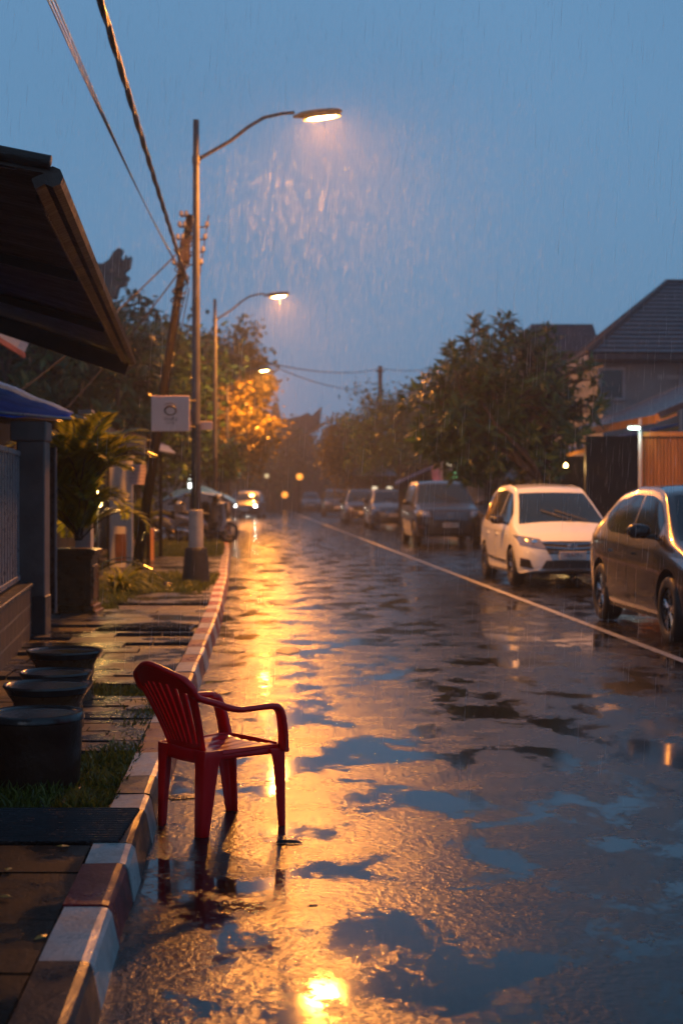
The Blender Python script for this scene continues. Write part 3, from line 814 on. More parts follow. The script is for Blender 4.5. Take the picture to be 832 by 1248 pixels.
    # mirrors
    for s in (-1, 1):
        m = MB(); bx = .72 if kind != 'hatch' else .78; zz = b0 + .10
        prof = [(-.10, .02), (-.07, .06), (.0, .075), (.09, .07), (.12, .03), (.12, -.03), (.08, -.065), (-.04, -.07), (-.09, -.04)]
        rings_ = []
        for (xo, sc) in ((-.06, .75), (-.045, .98), (.02, 1.0), (.07, .8), (.095, .45)):
            rings_.append([Vector((bx + xo, s * (W / 2 + .085 + a * sc), zz + b * sc)) for a, b in prof])
        q3 = len(prof); vs = [v for r in rings_ for v in r]
        fs = [(i * q3 + k, i * q3 + (k + 1) % q3, (i + 1) * q3 + (k + 1) % q3, (i + 1) * q3 + k) for i in range(4) for k in range(q3)] + [tuple(range(q3))[::-1], tuple(4 * q3 + k for k in range(q3))]
        m.add(vs, fs); m.box((bx, s * (W / 2 - .01), zz - .045), (.07, .10, .03)); m.build('mirror', MT['plastic'], root, True, recalc=True, autosmooth=50)
    # wheels
    for ax in (axf, axr):
        for s in (-1, 1):
            yc = s * (track + .005); r = wheel_r
            m = MB()
            pr = [(r * .66, -.09), (r * .72, -.105), (r * .93, -.10), (r * .985, -.08), (r, -.05), (r, .05), (r * .985, .08), (r * .93, .10), (r * .72, .105), (r * .66, .09), (r * .64, .0), (r * .66, -.09)]
            m.lathe(pr, (ax, yc, r), n=36, axis='Y'); w = m.build('wheel', MT['tyre'], root, True, recalc=True)
            m = MB(); f = yc + s * .07
            m.lathe([(r * .67, -.09), (r * .67, .095), (r * .63, .10), (r * .60, .06), (r * .60, -.08)], (ax, yc, r), n=36, axis='Y')
            m.lathe([(0, .0), (.055, .0), (.06, -s * .02), (.06, -s * .05)], (ax, f, r), n=16, axis='Y')
            for k in range(5):
                a = 2 * PI * k / 5 + .3
                for da in (-.13, .13):
                    m.tube([(ax + .04 * math.cos(a), f - s * .01, r + .04 * math.sin(a)), (ax + r * .62 * math.cos(a + da), f - s * .005, r + r * .62 * math.sin(a + da))], [.022, .015], 6)
            m.build('rim', MT['rim'], w, False, recalc=True)
            m = MB(); m.lathe([(0, 0), (r * .62, 0)], (ax, yc - s * .03, r), n=24, axis='Y'); m.build('brake_backing', MT['black'], w)
    return root
MT['headglass'] = mat('headlight_glass', (.30, .30, .32), .08, metal=.6, var=.3, rvar=.04, scale=20, bmp=.1, coat=1)
MT['taillight'] = mat('tail_light_glass', (.25, .01, .01), .12, var=.2, rvar=.05, bmp=.05, coat=1)
white = carpaint('white_paint', (.64, .68, .74), 0, .35)
grey = carpaint('grey_paint', (.085, .075, .072), .85, .27)
darkp = carpaint('charcoal_paint', (.014, .014, .016), .1, .3, coat=.45)
brownp = carpaint('dark_bronze_paint', (.035, .025, .02), .3, .32)
silverp = carpaint('silver_grey_paint', (.07, .07, .075), .4, .32)
def road_dir(y, k=-.0662): return math.atan2(-1, -k)       # heading towards the camera
def put(car, wx, wy, scale=1.0, turn=0, ax=1.36, side=.76):
    """place by the ground point of the front wheel next to the road"""
    a = road_dir(0) + turn; car.rotation_euler = (0, 0, a); car.scale = (scale,) * 3
    # local front right wheel = (ax, -side); local +x faces the camera
    v = Matrix.Rotation(a, 3, 'Z') @ Vector((ax * scale, -side * scale, 0)); car.location = (wx - v.x, wy - v.y, .004)
    return car
c = put(make_car('mpv', white, 'white car with chrome winged grille parked on the right'), 2.84, 24.0, .985)
c = put(make_car('hatch', grey, 'grey car cut off by the right edge, nearest of the parked cars'), 3.36, 14.75, 1.075, side=.74)
c = put(make_car('suv', darkp, 'dark tall car parked next behind the white one'), 2.20, 42.2, 1.05, ax=1.4)
farc = [('hatch', silverp, 1.30, 63.0, 1.15, 'low grey car parked second behind the white one'), ('mpv', brownp, .25, 75.0, 1.05, 'narrow dark car with glowing orange lamp, third behind the white one'),
        ('suv', darkp, -1.05, 99.0, 1.0, 'dark tall car fourth behind the white one'), ('mpv', silverp, -3.4, 128.0, 1.0, 'farthest parked car at the end of the right row')]
for kind, pt, x, y, s, lb in farc:
    put(make_car(kind, pt, lb, False), x, y, s)
# oncoming traffic with headlights on
for i, (kind, x, y, lb) in enumerate((('mpv', -5.7, 92, 'oncoming dark car with bright headlights nearest on the left lane'), ('suv', -8.0, 120, 'oncoming car with lit headlights second in the distant queue'), ('hatch', -9.3, 142, 'oncoming car with lit headlights last in the distant queue'))):
    c = make_car(kind, darkp, lb, False, True); c['group'] = 'oncoming cars with headlights on'; c.rotation_euler = (0, 0, -PI / 2 - .07); c.location = (x, y, .004); c.scale = (1, 1, 1)

# ---------------------------------------------------------------- street lamps
def street_lamp(px, py_base, yd, head_px, head_py, top_py, label, near=False):
    base = P(px, 600, yd); x, y = base.x, yd
    z0 = .118; t = empty('street_lamp', (x, y, z0), 0, label, 'street lamp', 'street lamps along the left kerb')
    tz = P(px, top_py, yd).z - z0; hp = P(head_px, head_py, yd) - Vector((x, y, z0))
    k = 1.0
    m = MB()
    m.lathe([(0, 0), (.225, 0), (.222, .04), (.17, .50), (.165, .545), (.155, .56), (0, .56)], n=20); m.build('pole_base', MT['pole_base'], t, True, autosmooth=35)
    m = MB(); m.lathe([(0, .561), (.115, .561), (.108, 1.13), (.10, 1.14), (0, 1.14)], n=24); m.build('collar', MT['collar'], t, True, autosmooth=35)
    m = MB(); m.lathe([(.075, 1.14), (.072, 2.45)], n=20); m.build('lower_pole', MT['pole_dark'], t, True)
    m = MB(); m.lathe([(.062, 2.45), (.07, 2.45), (.068, 2.47), (.055, tz * .75), (.046, tz), (.046, tz + .01), (0, tz + .012)], n=20)
    m.build('upper_pole', MT['pole'], t, True, autosmooth=35)
    az = tz * .915
    arm = [(0.03, 0, az), (.10, 0, az + .05)] + [(hp.x * q, 0, az + (hp.z + .02 - az) * e) for q, e in ((.28, .42), (.42, .72), (.55, .93), (.70, 1.02), (.80, 1.04))]
    m = MB(); m.tube(arm, [.03, .03, .028, .028, .027, .026, .026], 10); m.lathe([(.062, az - .06), (.062, az + .06)], n=16); m.build('arm', MT['pole'], t, True)
    # head: flattened cobra shape, tilted up a little
    hd = empty('tmp') if False else None
    L = .76; tilt = R(7); m = MB(); rings = []; n = 16
    stn = [(-.06, .030, .030), (.0, .05, .045), (.06, .085, .070), (.18, .10, .080), (.36, .115, .080), (.56, .11, .070), (.66, .08, .050), (.70, .03, .02)]
    st0 = hp.x - .34
    def hpt(xx, yy, zz): return Vector((st0 + xx * math.cos(tilt) - zz * math.sin(tilt), yy, hp.z + .0 + (xx - .3) * math.sin(tilt) + zz * math.cos(tilt)))
    vs = []
    for xx, w, h in stn:
        for k2 in range(n):
            a = 2 * PI * k2 / n; zz = math.sin(a) * h * (1.0 if math.sin(a) > 0 else .25)
            vs.append(hpt(xx, math.cos(a) * w, zz + .015))
    q = len(stn)
    fs = [(i * n + k2, i * n + (k2 + 1) % n, (i + 1) * n + (k2 + 1) % n, (i + 1) * n + k2) for i in range(q - 1) for k2 in range(n)] + [tuple(range(n))[::-1], tuple((q - 1) * n + k2 for k2 in range(n))]
    m.add(vs, fs); h = m.build('lamp_head', MT['lamp_head'], t, True, recalc=True)
    m = MB(); vs = []; rr = [(0, 0, -.062), (.35, .35, -.060), (.7, .7, -.045), (1, 1, -.004)]
    for a_, b_, z_ in rr:
        for k2 in range(20):
            a = 2 * PI * k2 / 20; vs.append(hpt(.36 + math.cos(a) * .265 * a_ + .02, math.sin(a) * .082 * b_, z_ * .8 - .012))
    fs = [(i * 20 + k2, i * 20 + (k2 + 1) % 20, (i + 1) * 20 + (k2 + 1) % 20, (i + 1) * 20 + k2) for i in range(3) for k2 in range(20)]
    m.add(vs, fs); m.build('diffuser', MT['sodium'], h, True, recalc=True)
    m = MB(); vs = []  # added collar that catches lamplight, standing in for the head's orange glow
    for e_, z_ in ((1.04, -.002), (1.24, -.045), (1.28, -.045), (1.10, .01)):
        for k2 in range(24):
            a = 2 * PI * k2 / 24; vs.append(hpt(.38 + math.cos(a) * .265 * (e_ * .5 + .5), math.sin(a) * .082 * e_, z_ - .006))
    m.add(vs, [(i * 24 + k2, i * 24 + (k2 + 1) % 24, (i + 1) * 24 + (k2 + 1) % 24, (i + 1) * 24 + k2) for i in range(3) for k2 in range(24)]); m.build('glow_rim', MT['lamp_glow'], h, True, recalc=True)
    ld = bpy.data.lights.new('sodium_lamp', 'AREA'); ld.shape = 'ELLIPSE'; ld.size = .46; ld.size_y = .14; ld.energy = LAMP_W; ld.color = SOD
    lo = bpy.data.objects.new('sodium_lamp', ld); col.objects.link(lo); lo.parent = t
    lo.location = hpt(.38, 0, -.070); lo.rotation_euler = (0, -tilt, 0)
    return t
LAMP_W = 1000
lamp1 = street_lamp(239, 0, 22.7, 389, 141, 147, 'tall street lamp nearest the camera with black base and lit head', True)
LAMP_W = 1250
lamp2 = street_lamp(262, 0, 43.5, 338, 360, 365, 'second street lamp rising beside the parked scooters')
lamp3 = street_lamp(277, 0, 68.7, 321, 451, 455, 'third street lamp with only its lit head showing past the amber tree')

street_lamp(268, 0, 95, 302, 492, 497, 'fourth street lamp mostly hidden behind the amber tree')

# sign on the first lamp post
bp = lamp1.location
t = empty('cafe_sign', (P(208, 504, 22.55).x, 22.55, P(208, 504, 22.55).z), 0, 'square white sign with dark round emblem fixed to the near lamp post', 'sign')
m = MB(); m.box((0, 0, 0), (.585, .025, .545), bev=.006); bd = m.build('board', MT['sign'], t)
m = MB()
c = [(.085 * math.cos(a), .068 * math.sin(a) + .045) for a in [2 * PI * k / 28 for k in range(29)]]
m.tube([(a, -.016, b) for a, b in c], [.008 + .008 * abs(math.sin(PI * k / 28 + .6)) for k in range(29)], 6)
m.tube([(-.09 + .15 * k / 8, -.016, .13 + .028 * math.sin(PI * k / 8 * .9)) for k in range(9)] + [(.075, -.016, .12), (.082, -.016, .10)], .006, 6)
m.build('emblem', MT['ink'], bd, True)
lettering('VioRa', .085, MT['ink'], bd, (0, -.014, -.085), (PI / 2, 0, 0))
lettering('COFFEE', .04, MT['ink'], bd, (0, -.014, -.145), (PI / 2, 0, 0))
lettering('the', .035, MT['ink_red'], bd, (-.17, -.014, .235), (PI / 2, 0, 0))
for zz in (.2, -.2):
    m = MB(); m.tube([(.27, .02, zz), (.42, .12, zz)], .012, 6); m.build('bracket', MT['rust'], t)
t = empty('small_sign', (P(246, 519, 22.9).x, 22.85, P(246, 519, 22.9).z), 0, 'small blank white plate on the far side of the near lamp post', 'sign')
m = MB(); m.box((0, 0, 0), (.34, .02, .13), bev=.004); m.build('board', MT['sign'], t)
m = MB(); m.tube([(-.15, .02, 0), (-.2, -.12, 0)], .01, 6); m.build('bracket', MT['rust'], t)
exec_marker = 1

# ---------------------------------------------------------------- utility pole, wires
t = empty('utility_pole', (P(166, 700, 26).x, 26, .118), 0, 'leaning dark utility pole with insulators behind the near lamp post', 'utility pole')
top = P(232, 262, 26) - t.location; Tp = top
m = MB(); m.tube([(0, 0, 0), top * .5, top], [.095, .08, .07], 12); m.build('pole', MT['wood_pole'], t, True)
ux = Tp.normalized()
for k, z in enumerate((.995, .965, .93, .895, .86)):
    c = Tp * z; m = MB()
    m.tube([c + Vector((-.16, -.04, 0)), c + Vector((.34 if k else .12, -.04, 0))], .014, 6)
    ins = [Vector((-.15, 0, .0)), Vector((-.06, 0, 0))] + ([Vector((.33, 0, 0))] if k else [])
    m.build('cross_arm', MT['rust'], t)
    for i_ in ins:
        m = MB(); m.lathe([(0, .0), (.03, .0), (.045, .03), (.025, .05), (.04, .07), (.0, .10)], c + i_ + Vector((0, -.04, .012)), n=10)
        m.build('insulator', MT['collar'], t, True)
m = MB(); m.tube([Tp * .995 + Vector((.33, -.04, .02)), Tp * .93 + Vector((.33, -.04, 0)), Tp * .80 + Vector((.33, -.04, 0))], .01, 6)
m.build('arm_brace', MT['rust'], t)
m = MB(); r2 = random.Random(5)
for k in range(16):
    a = Tp * (.965 - .012 * k); ph = r2.uniform(0, 6.28); rr_ = r2.uniform(.07, .14)
    m.tube([a + Vector((math.cos(ph + q * .7) * rr_, -abs(math.sin(ph + q * .7)) * rr_ * .6 - .05, -.035 * q)) for q in range(9)], .014, 5)
m.build('cable_bundle', MT['black'], t, True)
m = MB(); m.box(Tp * .90 + Vector((.02, -.12, -.02)), (.16, .12, .42), bev=.02); m.build('junction_box', MT['rust'], t)

def wire(name, a, b, sag, r, label, group=None, n=28, twist=0, mt='black', drop=False):
    a = Vector(a); b = Vector(b); m = MB(); nn = n if not twist else n * 6
    strands = max(1, twist)
    for s in range(strands):
        pts = []
        for i in range(nn + 1):
            q = i / nn; p = a.lerp(b, q); p.z -= sag * 4 * q * (1 - q)
            if twist:
                ph = q * 60 + s * 2 * PI / strands; d = (b - a).normalized(); u = d.cross(Vector((0, 0, 1))).normalized(); v = d.cross(u)
                p = p + (u * math.cos(ph) + v * math.sin(ph)) * r * 1.05
            pts.append(p)
        m.tube(pts, r, 6)
    o = m.build(name, MT[mt], None, True)
    return tag(o, label, 'cable', group)
jct = P(229, 345, 26)
wire('cable_bundle', P(116, -40, 10.6) + (P(116, -40, 10.6) - jct) * .6, jct, .12, .015, 'thick twisted black cable bundle sweeping overhead down to the leaning pole', twist=3, mt='awning_edge')
for i, (x0, x1, y1) in enumerate(((50, 214, 318), (57, 218, 326), (64, 222, 334))):
    a = P(x0, -40, 11 + i * .3); b = P(x1, y1, 25.7)
    wire('thin_cable', a + (a - b) * .4, b, .16 + .05 * i, .007, 'thin slack overhead cable running beside the thick twisted bundle', 'thin overhead cables by the bundle', mt='awning_edge')
wire('service_cable', P(236, 288, 25.9), P(20, 480, 24), .12, .014, 'upper service cable slanting down left from the leaning pole')
wire('service_cable', P(234, 310, 25.9), P(60, 520, 25), .12, .014, 'lower service cable slanting down left from the leaning pole')
wire('service_cable', P(229, 345, 25.9), P(190, 500, 27), .05, .010, 'left one of two steep stay wires beside the leaning pole')
wire('service_cable', P(231, 350, 25.9), P(200, 500, 26.5), .05, .010, 'right one of two steep stay wires beside the leaning pole')
wire('street_cable', P(247, 420, 46), P(463, 449, 100), .55, .026, 'upper dark cable crossing the sky to the distant pole')
wire('street_cable', P(320, 440, 60), P(463, 473, 100), .5, .022, 'lower dark cable crossing the sky to the distant pole')
wire('street_cable', P(463, 449, 100), P(560, 442, 90), .3, .026, 'dark cable from the distant pole to the right tree')
t = empty('utility_pole', (P(463, 600, 100).x, 100, .1), 0, 'short grey utility pole top above the distant right trees', 'utility pole')
m = MB(); tz = P(463, 448, 100).z
m.tube([(0, 0, 0), (0, 0, tz)], [.17, .14], 12); m.build('pole', MT['wood_pole'], t, True)
m = MB(); m.box((0, 0, tz - .35), (.6, .1, .1)); m.build('cross_arm', MT['wood_pole'], t)

# ---------------------------------------------------------------- foliage
def trunk(m, a, b, r0, r1, bends=4, wob=.1, rnd=random):
    a = Vector(a); b = Vector(b); pts = []
    for i in range(bends + 1):
        q = i / bends; p = a.lerp(b, q)
        if 0 < i < bends: p += Vector((rnd.uniform(-wob, wob), rnd.uniform(-wob, wob), 0))
        pts.append(p)
    m.tube(pts, [r0 + (r1 - r0) * i / bends for i in range(bends + 1)], 8); return pts
def leaf(m, p, d, up, L, w):
    d = d.normalized(); s = d.cross(up)
    if s.length < 1e-3: s = Vector((1, 0, 0))
    s.normalize(); n = s.cross(d).normalized()
    a = p; b = p + d * L * .45 + n * L * .06; c = p + d * L - n * L * .10
    m.add([a, b + s * w - n * w * .25, c, b - s * w - n * w * .25, b], [(0, 1, 4), (1, 2, 4), (2, 3, 4), (3, 0, 4)])
def tree(name, base, H, cr, label, mt, n_cl=60, per=60, leafL=.22, leafW=.05, mode='cloud', seed=1, czf=.62, group='trees', crz=None, trunk_top=.55, lowcut=-1.0, off=(0, 0)):
    r = random.Random(seed); t = empty(name, base, 0, label, 'tree', group)
    crz = crz or H * .38; cc = Vector((off[0], off[1], H * czf))
    tips = []
    while len(tips) < n_cl:
        v = Vector((r.gauss(0, 1), r.gauss(0, 1), r.gauss(0, 1))).normalized() * (r.random() ** .38)
        if v.z < lowcut: continue
        k = 1 + .22 * math.sin(v.x * 5 + seed) * math.cos(v.y * 4 + seed * 2) + r.uniform(-.12, .15)
        tips.append(cc + Vector((v.x * cr * k, v.y * cr * k, v.z * crz * k)))
    m = MB(); fork = Vector((r.uniform(-.15, .15), 0, H * trunk_top * .6))
    trunk(m, (0, 0, -.02), fork, H * .028, H * .02, 4, .06, r)
    limbs = []
    for i in range(7):
        a = 2 * PI * i / 7 + r.uniform(-.3, .3); e = cc + Vector((math.cos(a) * cr * .5, math.sin(a) * cr * .5, r.uniform(-.2, .5) * crz))
        limbs.append(trunk(m, fork, e, H * .014, H * .006, 4, .12, r))
    nodes = [p for l in limbs for p in l[1:]]
    for tp in tips:
        q = min(nodes, key=lambda p: (p - tp).length); m.tube([q, (q + tp) / 2 + Vector((0, 0, -.04)), tp], [H * .005, H * .004, H * .002], 5, cap=False)
    m.build('trunk', MT['bark'], t, True)
    m = MB()
    for tp in tips:
        out = (tp - cc); out = out.normalized() if out.length > .01 else Vector((0, 0, 1))
        ax = (out * .8 + Vector((0, 0, .7)) + Vector((r.uniform(-.4, .4), r.uniform(-.4, .4), 0))).normalized()
        if mode == 'rosette':
            for k in range(per):
                ph = r.uniform(0, 2 * PI); el = r.uniform(-.5, 1.1); u = ax.orthogonal().normalized(); v = ax.cross(u)
                d = (u * math.cos(ph) + v * math.sin(ph)) * math.cos(el) + ax * math.sin(el) + Vector((0, 0, -.15))
                leaf(m, tp + ax * r.uniform(-.22, .05) + d * .03, d, ax, leafL * r.uniform(.65, 1.2), leafW * r.uniform(.8, 1.2))
        else:
            sp = cr * .20
            for k in range(per):
                p = tp + Vector((r.gauss(0, sp), r.gauss(0, sp), r.gauss(0, sp * .75)))
                d = Vector((r.gauss(0, 1), r.gauss(0, 1), r.gauss(-.2, .8)))
                leaf(m, p, d, Vector((r.uniform(-.5, .5), r.uniform(-.5, .5), 1)), leafL * r.uniform(.6, 1.3), leafW * r.uniform(.7, 1.3))
    m.build('crown', mt, t, False)
    return t
# the big leafy tree behind the white car
tree('broadleaf_tree', (4.75, 35.2, .13), 6.0, 2.2, 'large broad leaved tree with rosettes of leaves behind the dark tall car', MT['leaf_big'], 330, 18, .36, .060, 'rosette', 11, .565, crz=2.15, lowcut=-.75, off=(-.85, 0), group='street trees on the right')
tree('broadleaf_tree', (4.6, 33.8, .13), 4.9, 1.0, 'upright leafy shoots at the left side of the large right tree', MT['leaf_big'], 55, 16, .46, .068, 'rosette', 12, .68, crz=1.3, off=(-1.65, 0), group='street trees on the right')
tree('shrub_tree', (3.95, 32.6, .13), 2.0, .75, 'low bush with lamplight coloured leaves between the dark tall car and the white car', MT['leaf_lamplit'], 45, 18, .16, .045, 'rosette', 13, .6, crz=.75, group='street trees on the right')
# right trees further along
tree('street_tree', (2.9, 74, .13), 6.7, 2.6, 'brownish round tree on the right above the low grey car', MT['leaf_big'], 90, 60, .26, .08, 'cloud', 21, .66, crz=2.2, group='street trees on the right')
tree('street_tree', (.55, 88, .13), 6.6, 2.0, 'amber lit tree on the right nearest the hazy road end', MT['leaf_lamplit'], 80, 60, .28, .09, 'cloud', 22, .6, crz=2.6, group='street trees on the right')
tree('street_tree', (5.2, 62, .13), 5.4, 2.4, 'dark tree half hidden behind the large broad leaved tree', MT['leaf_dark'], 80, 60, .24, .07, 'cloud', 23, .6, crz=2.2, group='street trees on the right')
# left trees
tree('amber_tree', (-5.6, 71.5, .12), 9.3, 2.1, 'amber lit round tree beside the second street lamp on the left', MT['leaf_lamplit'], 210, 70, .32, .12, 'cloud', 31, .63, crz=3.4, group='trees on the left')
tree('dark_tree', (-6.3, 46, .12), 7.4, 2.3, 'dark bushy tree behind the leaning utility pole', MT['leaf_dark'], 130, 60, .32, .10, 'cloud', 32, .62, crz=2.7, group='trees on the left')
tree('dark_tree', (-8.0, 38, .12), 6.4, 2.4, 'dark green tree above the blue tarpaulin', MT['leaf_dark'], 170, 30, .46, .075, 'rosette', 33, .62, crz=2.4, group='trees on the left')
tree('dark_tree', (-5.9, 37, .12), 6.3, 1.6, 'dark green tree with pointed leaves below the carved roof ridge', MT['leaf_dark'], 140, 28, .46, .07, 'rosette', 34, .66, crz=1.9, group='trees on the left')
tree('dark_tree', (-10.6, 44, .12), 7.2, 2.8, 'dark tree at the left edge under the brown awning', MT['leaf_dark'], 130, 50, .36, .11, 'cloud', 35, .6, crz=2.8, group='trees on the left')
tree('dark_tree', (-4.3, 50, .12), 3.6, 1.0, 'small dark tree hanging low between the two lamp posts', MT['leaf_dark'], 40, 50, .2, .06, 'cloud', 36, .72, crz=.9, group='trees on the left')
# distant, hazy
for i, (x, y, H, cr_, s, lb) in enumerate(((-17, 120, 9.5, 4.5, 41, 'hazy dark tree far left beyond the oncoming cars'), (-11.5, 138, 8.5, 4.0, 42, 'hazy tree at the end of the road left of the gate'), (1.0, 150, 8.5, 4.0, 43, 'hazy tree at the end of the road right of the gate'), (-6.5, 142, 8.0, 3.2, 46, 'hazy rounded tree standing before the temple hall'), (7, 128, 9, 4.2, 44, 'hazy tree far right beyond the distant pole'), (-26, 130, 12, 6, 45, 'hazy tall tree hidden far left behind the others'))):
    tree('distant_tree', (x, y, 0), H, cr_, lb, MT['leaf_dark'], 70, 70, .5, .18, 'cloud', s, .6, crz=H * .4, group='distant trees in the haze')

def fronds(m, base, n, L, rise, seed, leafL=.28, leafW=.014, droop=.9, spread=(.2, 1.2), stem=None, ms=None, azr=None):
    r = random.Random(seed)
    for i in range(n):
        az = 2 * PI * i / n + r.uniform(-.3, .3) if azr is None else r.uniform(*azr)
        el = r.uniform(*spread); l = L * r.uniform(.75, 1.1); h = Vector((math.cos(az), math.sin(az), 0))
        pts = []; p = Vector(base) + Vector((r.uniform(-.05, .05), r.uniform(-.05, .05), 0)); e = PI / 2 - el * .5; steps = 14
        for k in range(steps + 1):
            pts.append(p.copy()); d = h * math.cos(e) + Vector((0, 0, math.sin(e))); p = p + d * (l / steps); e -= droop * (k / steps) * .22 * (1 + el)
        (ms or m).tube(pts, [.010 * (1 - .7 * k / steps) for k in range(steps + 1)], 5)
        for k in range(3, steps * 2 + 1):
            q = k / (steps * 2); j = min(int(q * steps), steps - 1); a = pts[j].lerp(pts[j + 1], q * steps - j); tg = (pts[j + 1] - pts[j]).normalized()
            sd = tg.cross(Vector((0, 0, 1))); sd = sd.normalized() if sd.length > .01 else Vector((1, 0, 0)); up = sd.cross(tg)
            ll = leafL * math.sin(PI * min(1, .18 + q * .85)) ** .6 * r.uniform(.85, 1.1)
            for s in (-1, 1):
                leaf(m, a, sd * s * .75 + tg * .75 + up * .25, up, ll, leafW)
# planter with palm
t = empty('square_planter', (-3.06, 16.95, .118), 0, 'square brown planter box standing beside the grey gate pillar', 'planter')
m = MB()
for (z, h, w) in ((.03, .06, .58), (.09, .06, .53), (.38, .52, .46), (.665, .05, .50), (.72, .06, .56)): m.box((0, 0, z), (w, w, h), bev=.008)
for s in (-1, 1):
    for a in range(2):
        pass
m.build('box', MT['planter'], t); m = MB(); m.box((0, 0, .748), (.48, .48, .02)); m.build('soil', MT['soil'], t)
for s, (dx, dy) in enumerate(((0, -.235), (.235, 0))):
    m = MB(); m.box((dx, dy, .38), (.34 if dx == 0 else .02, .34 if dy == 0 else .02, .38), bev=.006); m.build('panel', MT['planter'], t)
t = empty('palm', (-3.04, 16.95, .87), 0, 'yellow green palm with feathery fronds growing in the square planter', 'palm', 'potted plants by the wall')
m = MB(); ms = MB(); fronds(m, (.05, -.05, .5), 14, 1.25, 0, 14, .36, .030, .7, (.1, 1.0), ms=ms); fronds(m, (0, 0, .35), 20, 1.35, 0, 3, .36, .030, .8, (.1, 1.35), ms=ms); fronds(m, (.05, -.05, .1), 12, 1.1, 0, 4, .32, .022, 1.0, (.5, 1.6), ms=ms)
m2_ = None
m.build('frond', MT['leaf_palm'], t); ms.build('stem', MT['bark'], t)
t = empty('arching_plant', (-3.02, 20.2, .12), 0, 'low arching yellow green plant on the grass beside the planter', 'plant', 'potted plants by the wall')
m = MB(); r = random.Random(9)
for i in range(150):
    az = r.uniform(0, 2 * PI); h = Vector((math.cos(az), math.sin(az), 0)); L = r.uniform(.5, .95); e = r.uniform(.75, 1.5); p = Vector((r.uniform(-.06, .06), r.uniform(-.06, .06), 0)); vs = []; w = r.uniform(.010, .018); sd = h.cross(Vector((0, 0, 1)))
    for k in range(9):
        q = k / 8; ww = w * math.sin(PI * min(.97, .15 + q * .85)); vs += [p - sd * ww, p + sd * ww]
        p = p + (h * math.cos(e) + Vector((0, 0, math.sin(e)))) * L / 8; e -= .26
    m.add(vs, [(2 * k, 2 * k + 1, 2 * k + 3, 2 * k + 2) for k in range(8)])
m.build('foliage', MT['leaf_palm'], t)
t = empty('garden_lamp', (P(124, 604, 18.6).x - .05, 18.6, .118), 0, 'small warm garden lamp glowing among the potted plants', 'lamp')
m = MB(); m.tube([(0, 0, 0), (0, 0, 1.22)], .02, 8); m.build('post', MT['plastic'], t, True)
m = MB(); m.lathe([(0, 1.22), (.05, 1.22), (.065, 1.30), (.05, 1.40), (0, 1.42)], n=14); m.build('globe', MT['warm'], t, True)
ld = bpy.data.lights.new('garden_light', 'POINT'); ld.energy = 26; ld.color = (1, .52, .14); ld.shadow_soft_size = .07
lo = bpy.data.objects.new('garden_light', ld); col.objects.link(lo); lo.parent = t; lo.location = (0, -.10, 1.5)
# dark strap leaves arching towards the street
t = empty('dark_leaf_plant', (-3.25, 18.3, .12), 0, 'dark broad curved leaf reaching right above the arching plant', 'plant', 'potted plants by the wall')
m = MB(); r = random.Random(2)
for (az, L, e0, w, dr) in ((-.1, 1.45, 1.35, .055, .20), (.4, 1.15, 1.45, .05, .16), (2.6, 1.1, 1.2, .05, .15), (-1.4, .9, 1.3, .05, .18), (1.3, 1.2, 1.5, .05, .1)):
    h = Vector((math.cos(az), math.sin(az), 0)); p = Vector((0, 0, 0)); e = e0; vs = []; sd = h.cross(Vector((0, 0, 1)))
    for k in range(13):
        q = k / 12; ww = w * math.sin(PI * min(.98, .08 + q * .9)) ** .7
        nrm = Vector((0, 0, 1)) * math.cos(e) - h * math.sin(e)
        vs += [p - sd * ww + nrm * ww * .4, p, p + sd * ww + nrm * ww * .4]
        p = p + (h * math.cos(e) + Vector((0, 0, math.sin(e)))) * L / 12; e -= dr
    m.add(vs, [(3 * k + j, 3 * k + j + 1, 3 * k + j + 4, 3 * k + j + 3) for k in range(12) for j in (0, 1)])
m.build('leaf_blades', MT['leaf_banana'], t)
t = empty('palm', (-4.75, 34.5, .12), 0, 'small green palm on the verge between sign post and scooters', 'palm', 'potted plants by the wall')
m = MB(); ms = MB(); fronds(m, (0, 0, .2), 16, 1.3, 0, 8, .4, .03, .6, (.1, 1.0), ms=ms); m.build('frond', MT['leaf_palm'], t); ms.build('stem', MT['bark'], t)

# ---------------------------------------------------------------- left: wall, railing, pillar, awnings, buildings
t = empty('brick_wall', (-2.80, 12.9, .118), .126, 'low dark brick garden wall under the grey railing', 'wall')
m = MB(); m.box((-.12, -2.4, .25), (.24, 7.2, .50), bev=.01); m.build('wall', MT['brick'], t)
m = MB(); m.box((-.12, -2.4, .52), (.28, 7.2, .04), bev=.008); m.build('coping', MT['render_dark'], t)
t = empty('railing', (-2.84, 12.9, .66), .126, 'grey metal railing of close vertical slats on the brick wall', 'railing')
for z in (.05, 1.22):
    m = MB(); m.box((-.08, -2.4, z), (.05, 7.0, .05), bev=.006); m.build('rail', MT['railing'], t)
m = MB()
for i in range(24): m.box((-.08, 1.00 - i * .24, .63), (.03, .12, 1.14))
m.build('slats', MT['railing'], t)
t = empty('gate_pillar', (-2.99, 14.35, .118), .05, 'grey rendered gate pillar with dark base at the end of the railing', 'pillar')
m = MB(); m.box((0, 0, 1.14), (.27, .35, 1.50), bev=.012); m.build('shaft', MT['render'], t)
m = MB(); m.box((0, 0, .20), (.29, .37, .40), bev=.01); m.build('plinth', MT['render_dark'], t)
m = MB(); m.box((-.02, 0, 1.985), (.34, .40, .19), bev=.012); m.build('cap', MT['render'], t)
t = empty('dark_gate', (-3.21, 15.2, .118), .05, 'tall black gate leaf with a pale edge behind the pillar', 'gate')
m = MB(); m.box((0, 0, 1.0), (.05, 1.0, 1.75), bev=.006); m.box((.10, .48, 1.0), (.2, .04, 1.75)); m.build('panel', MT['plastic'], t)
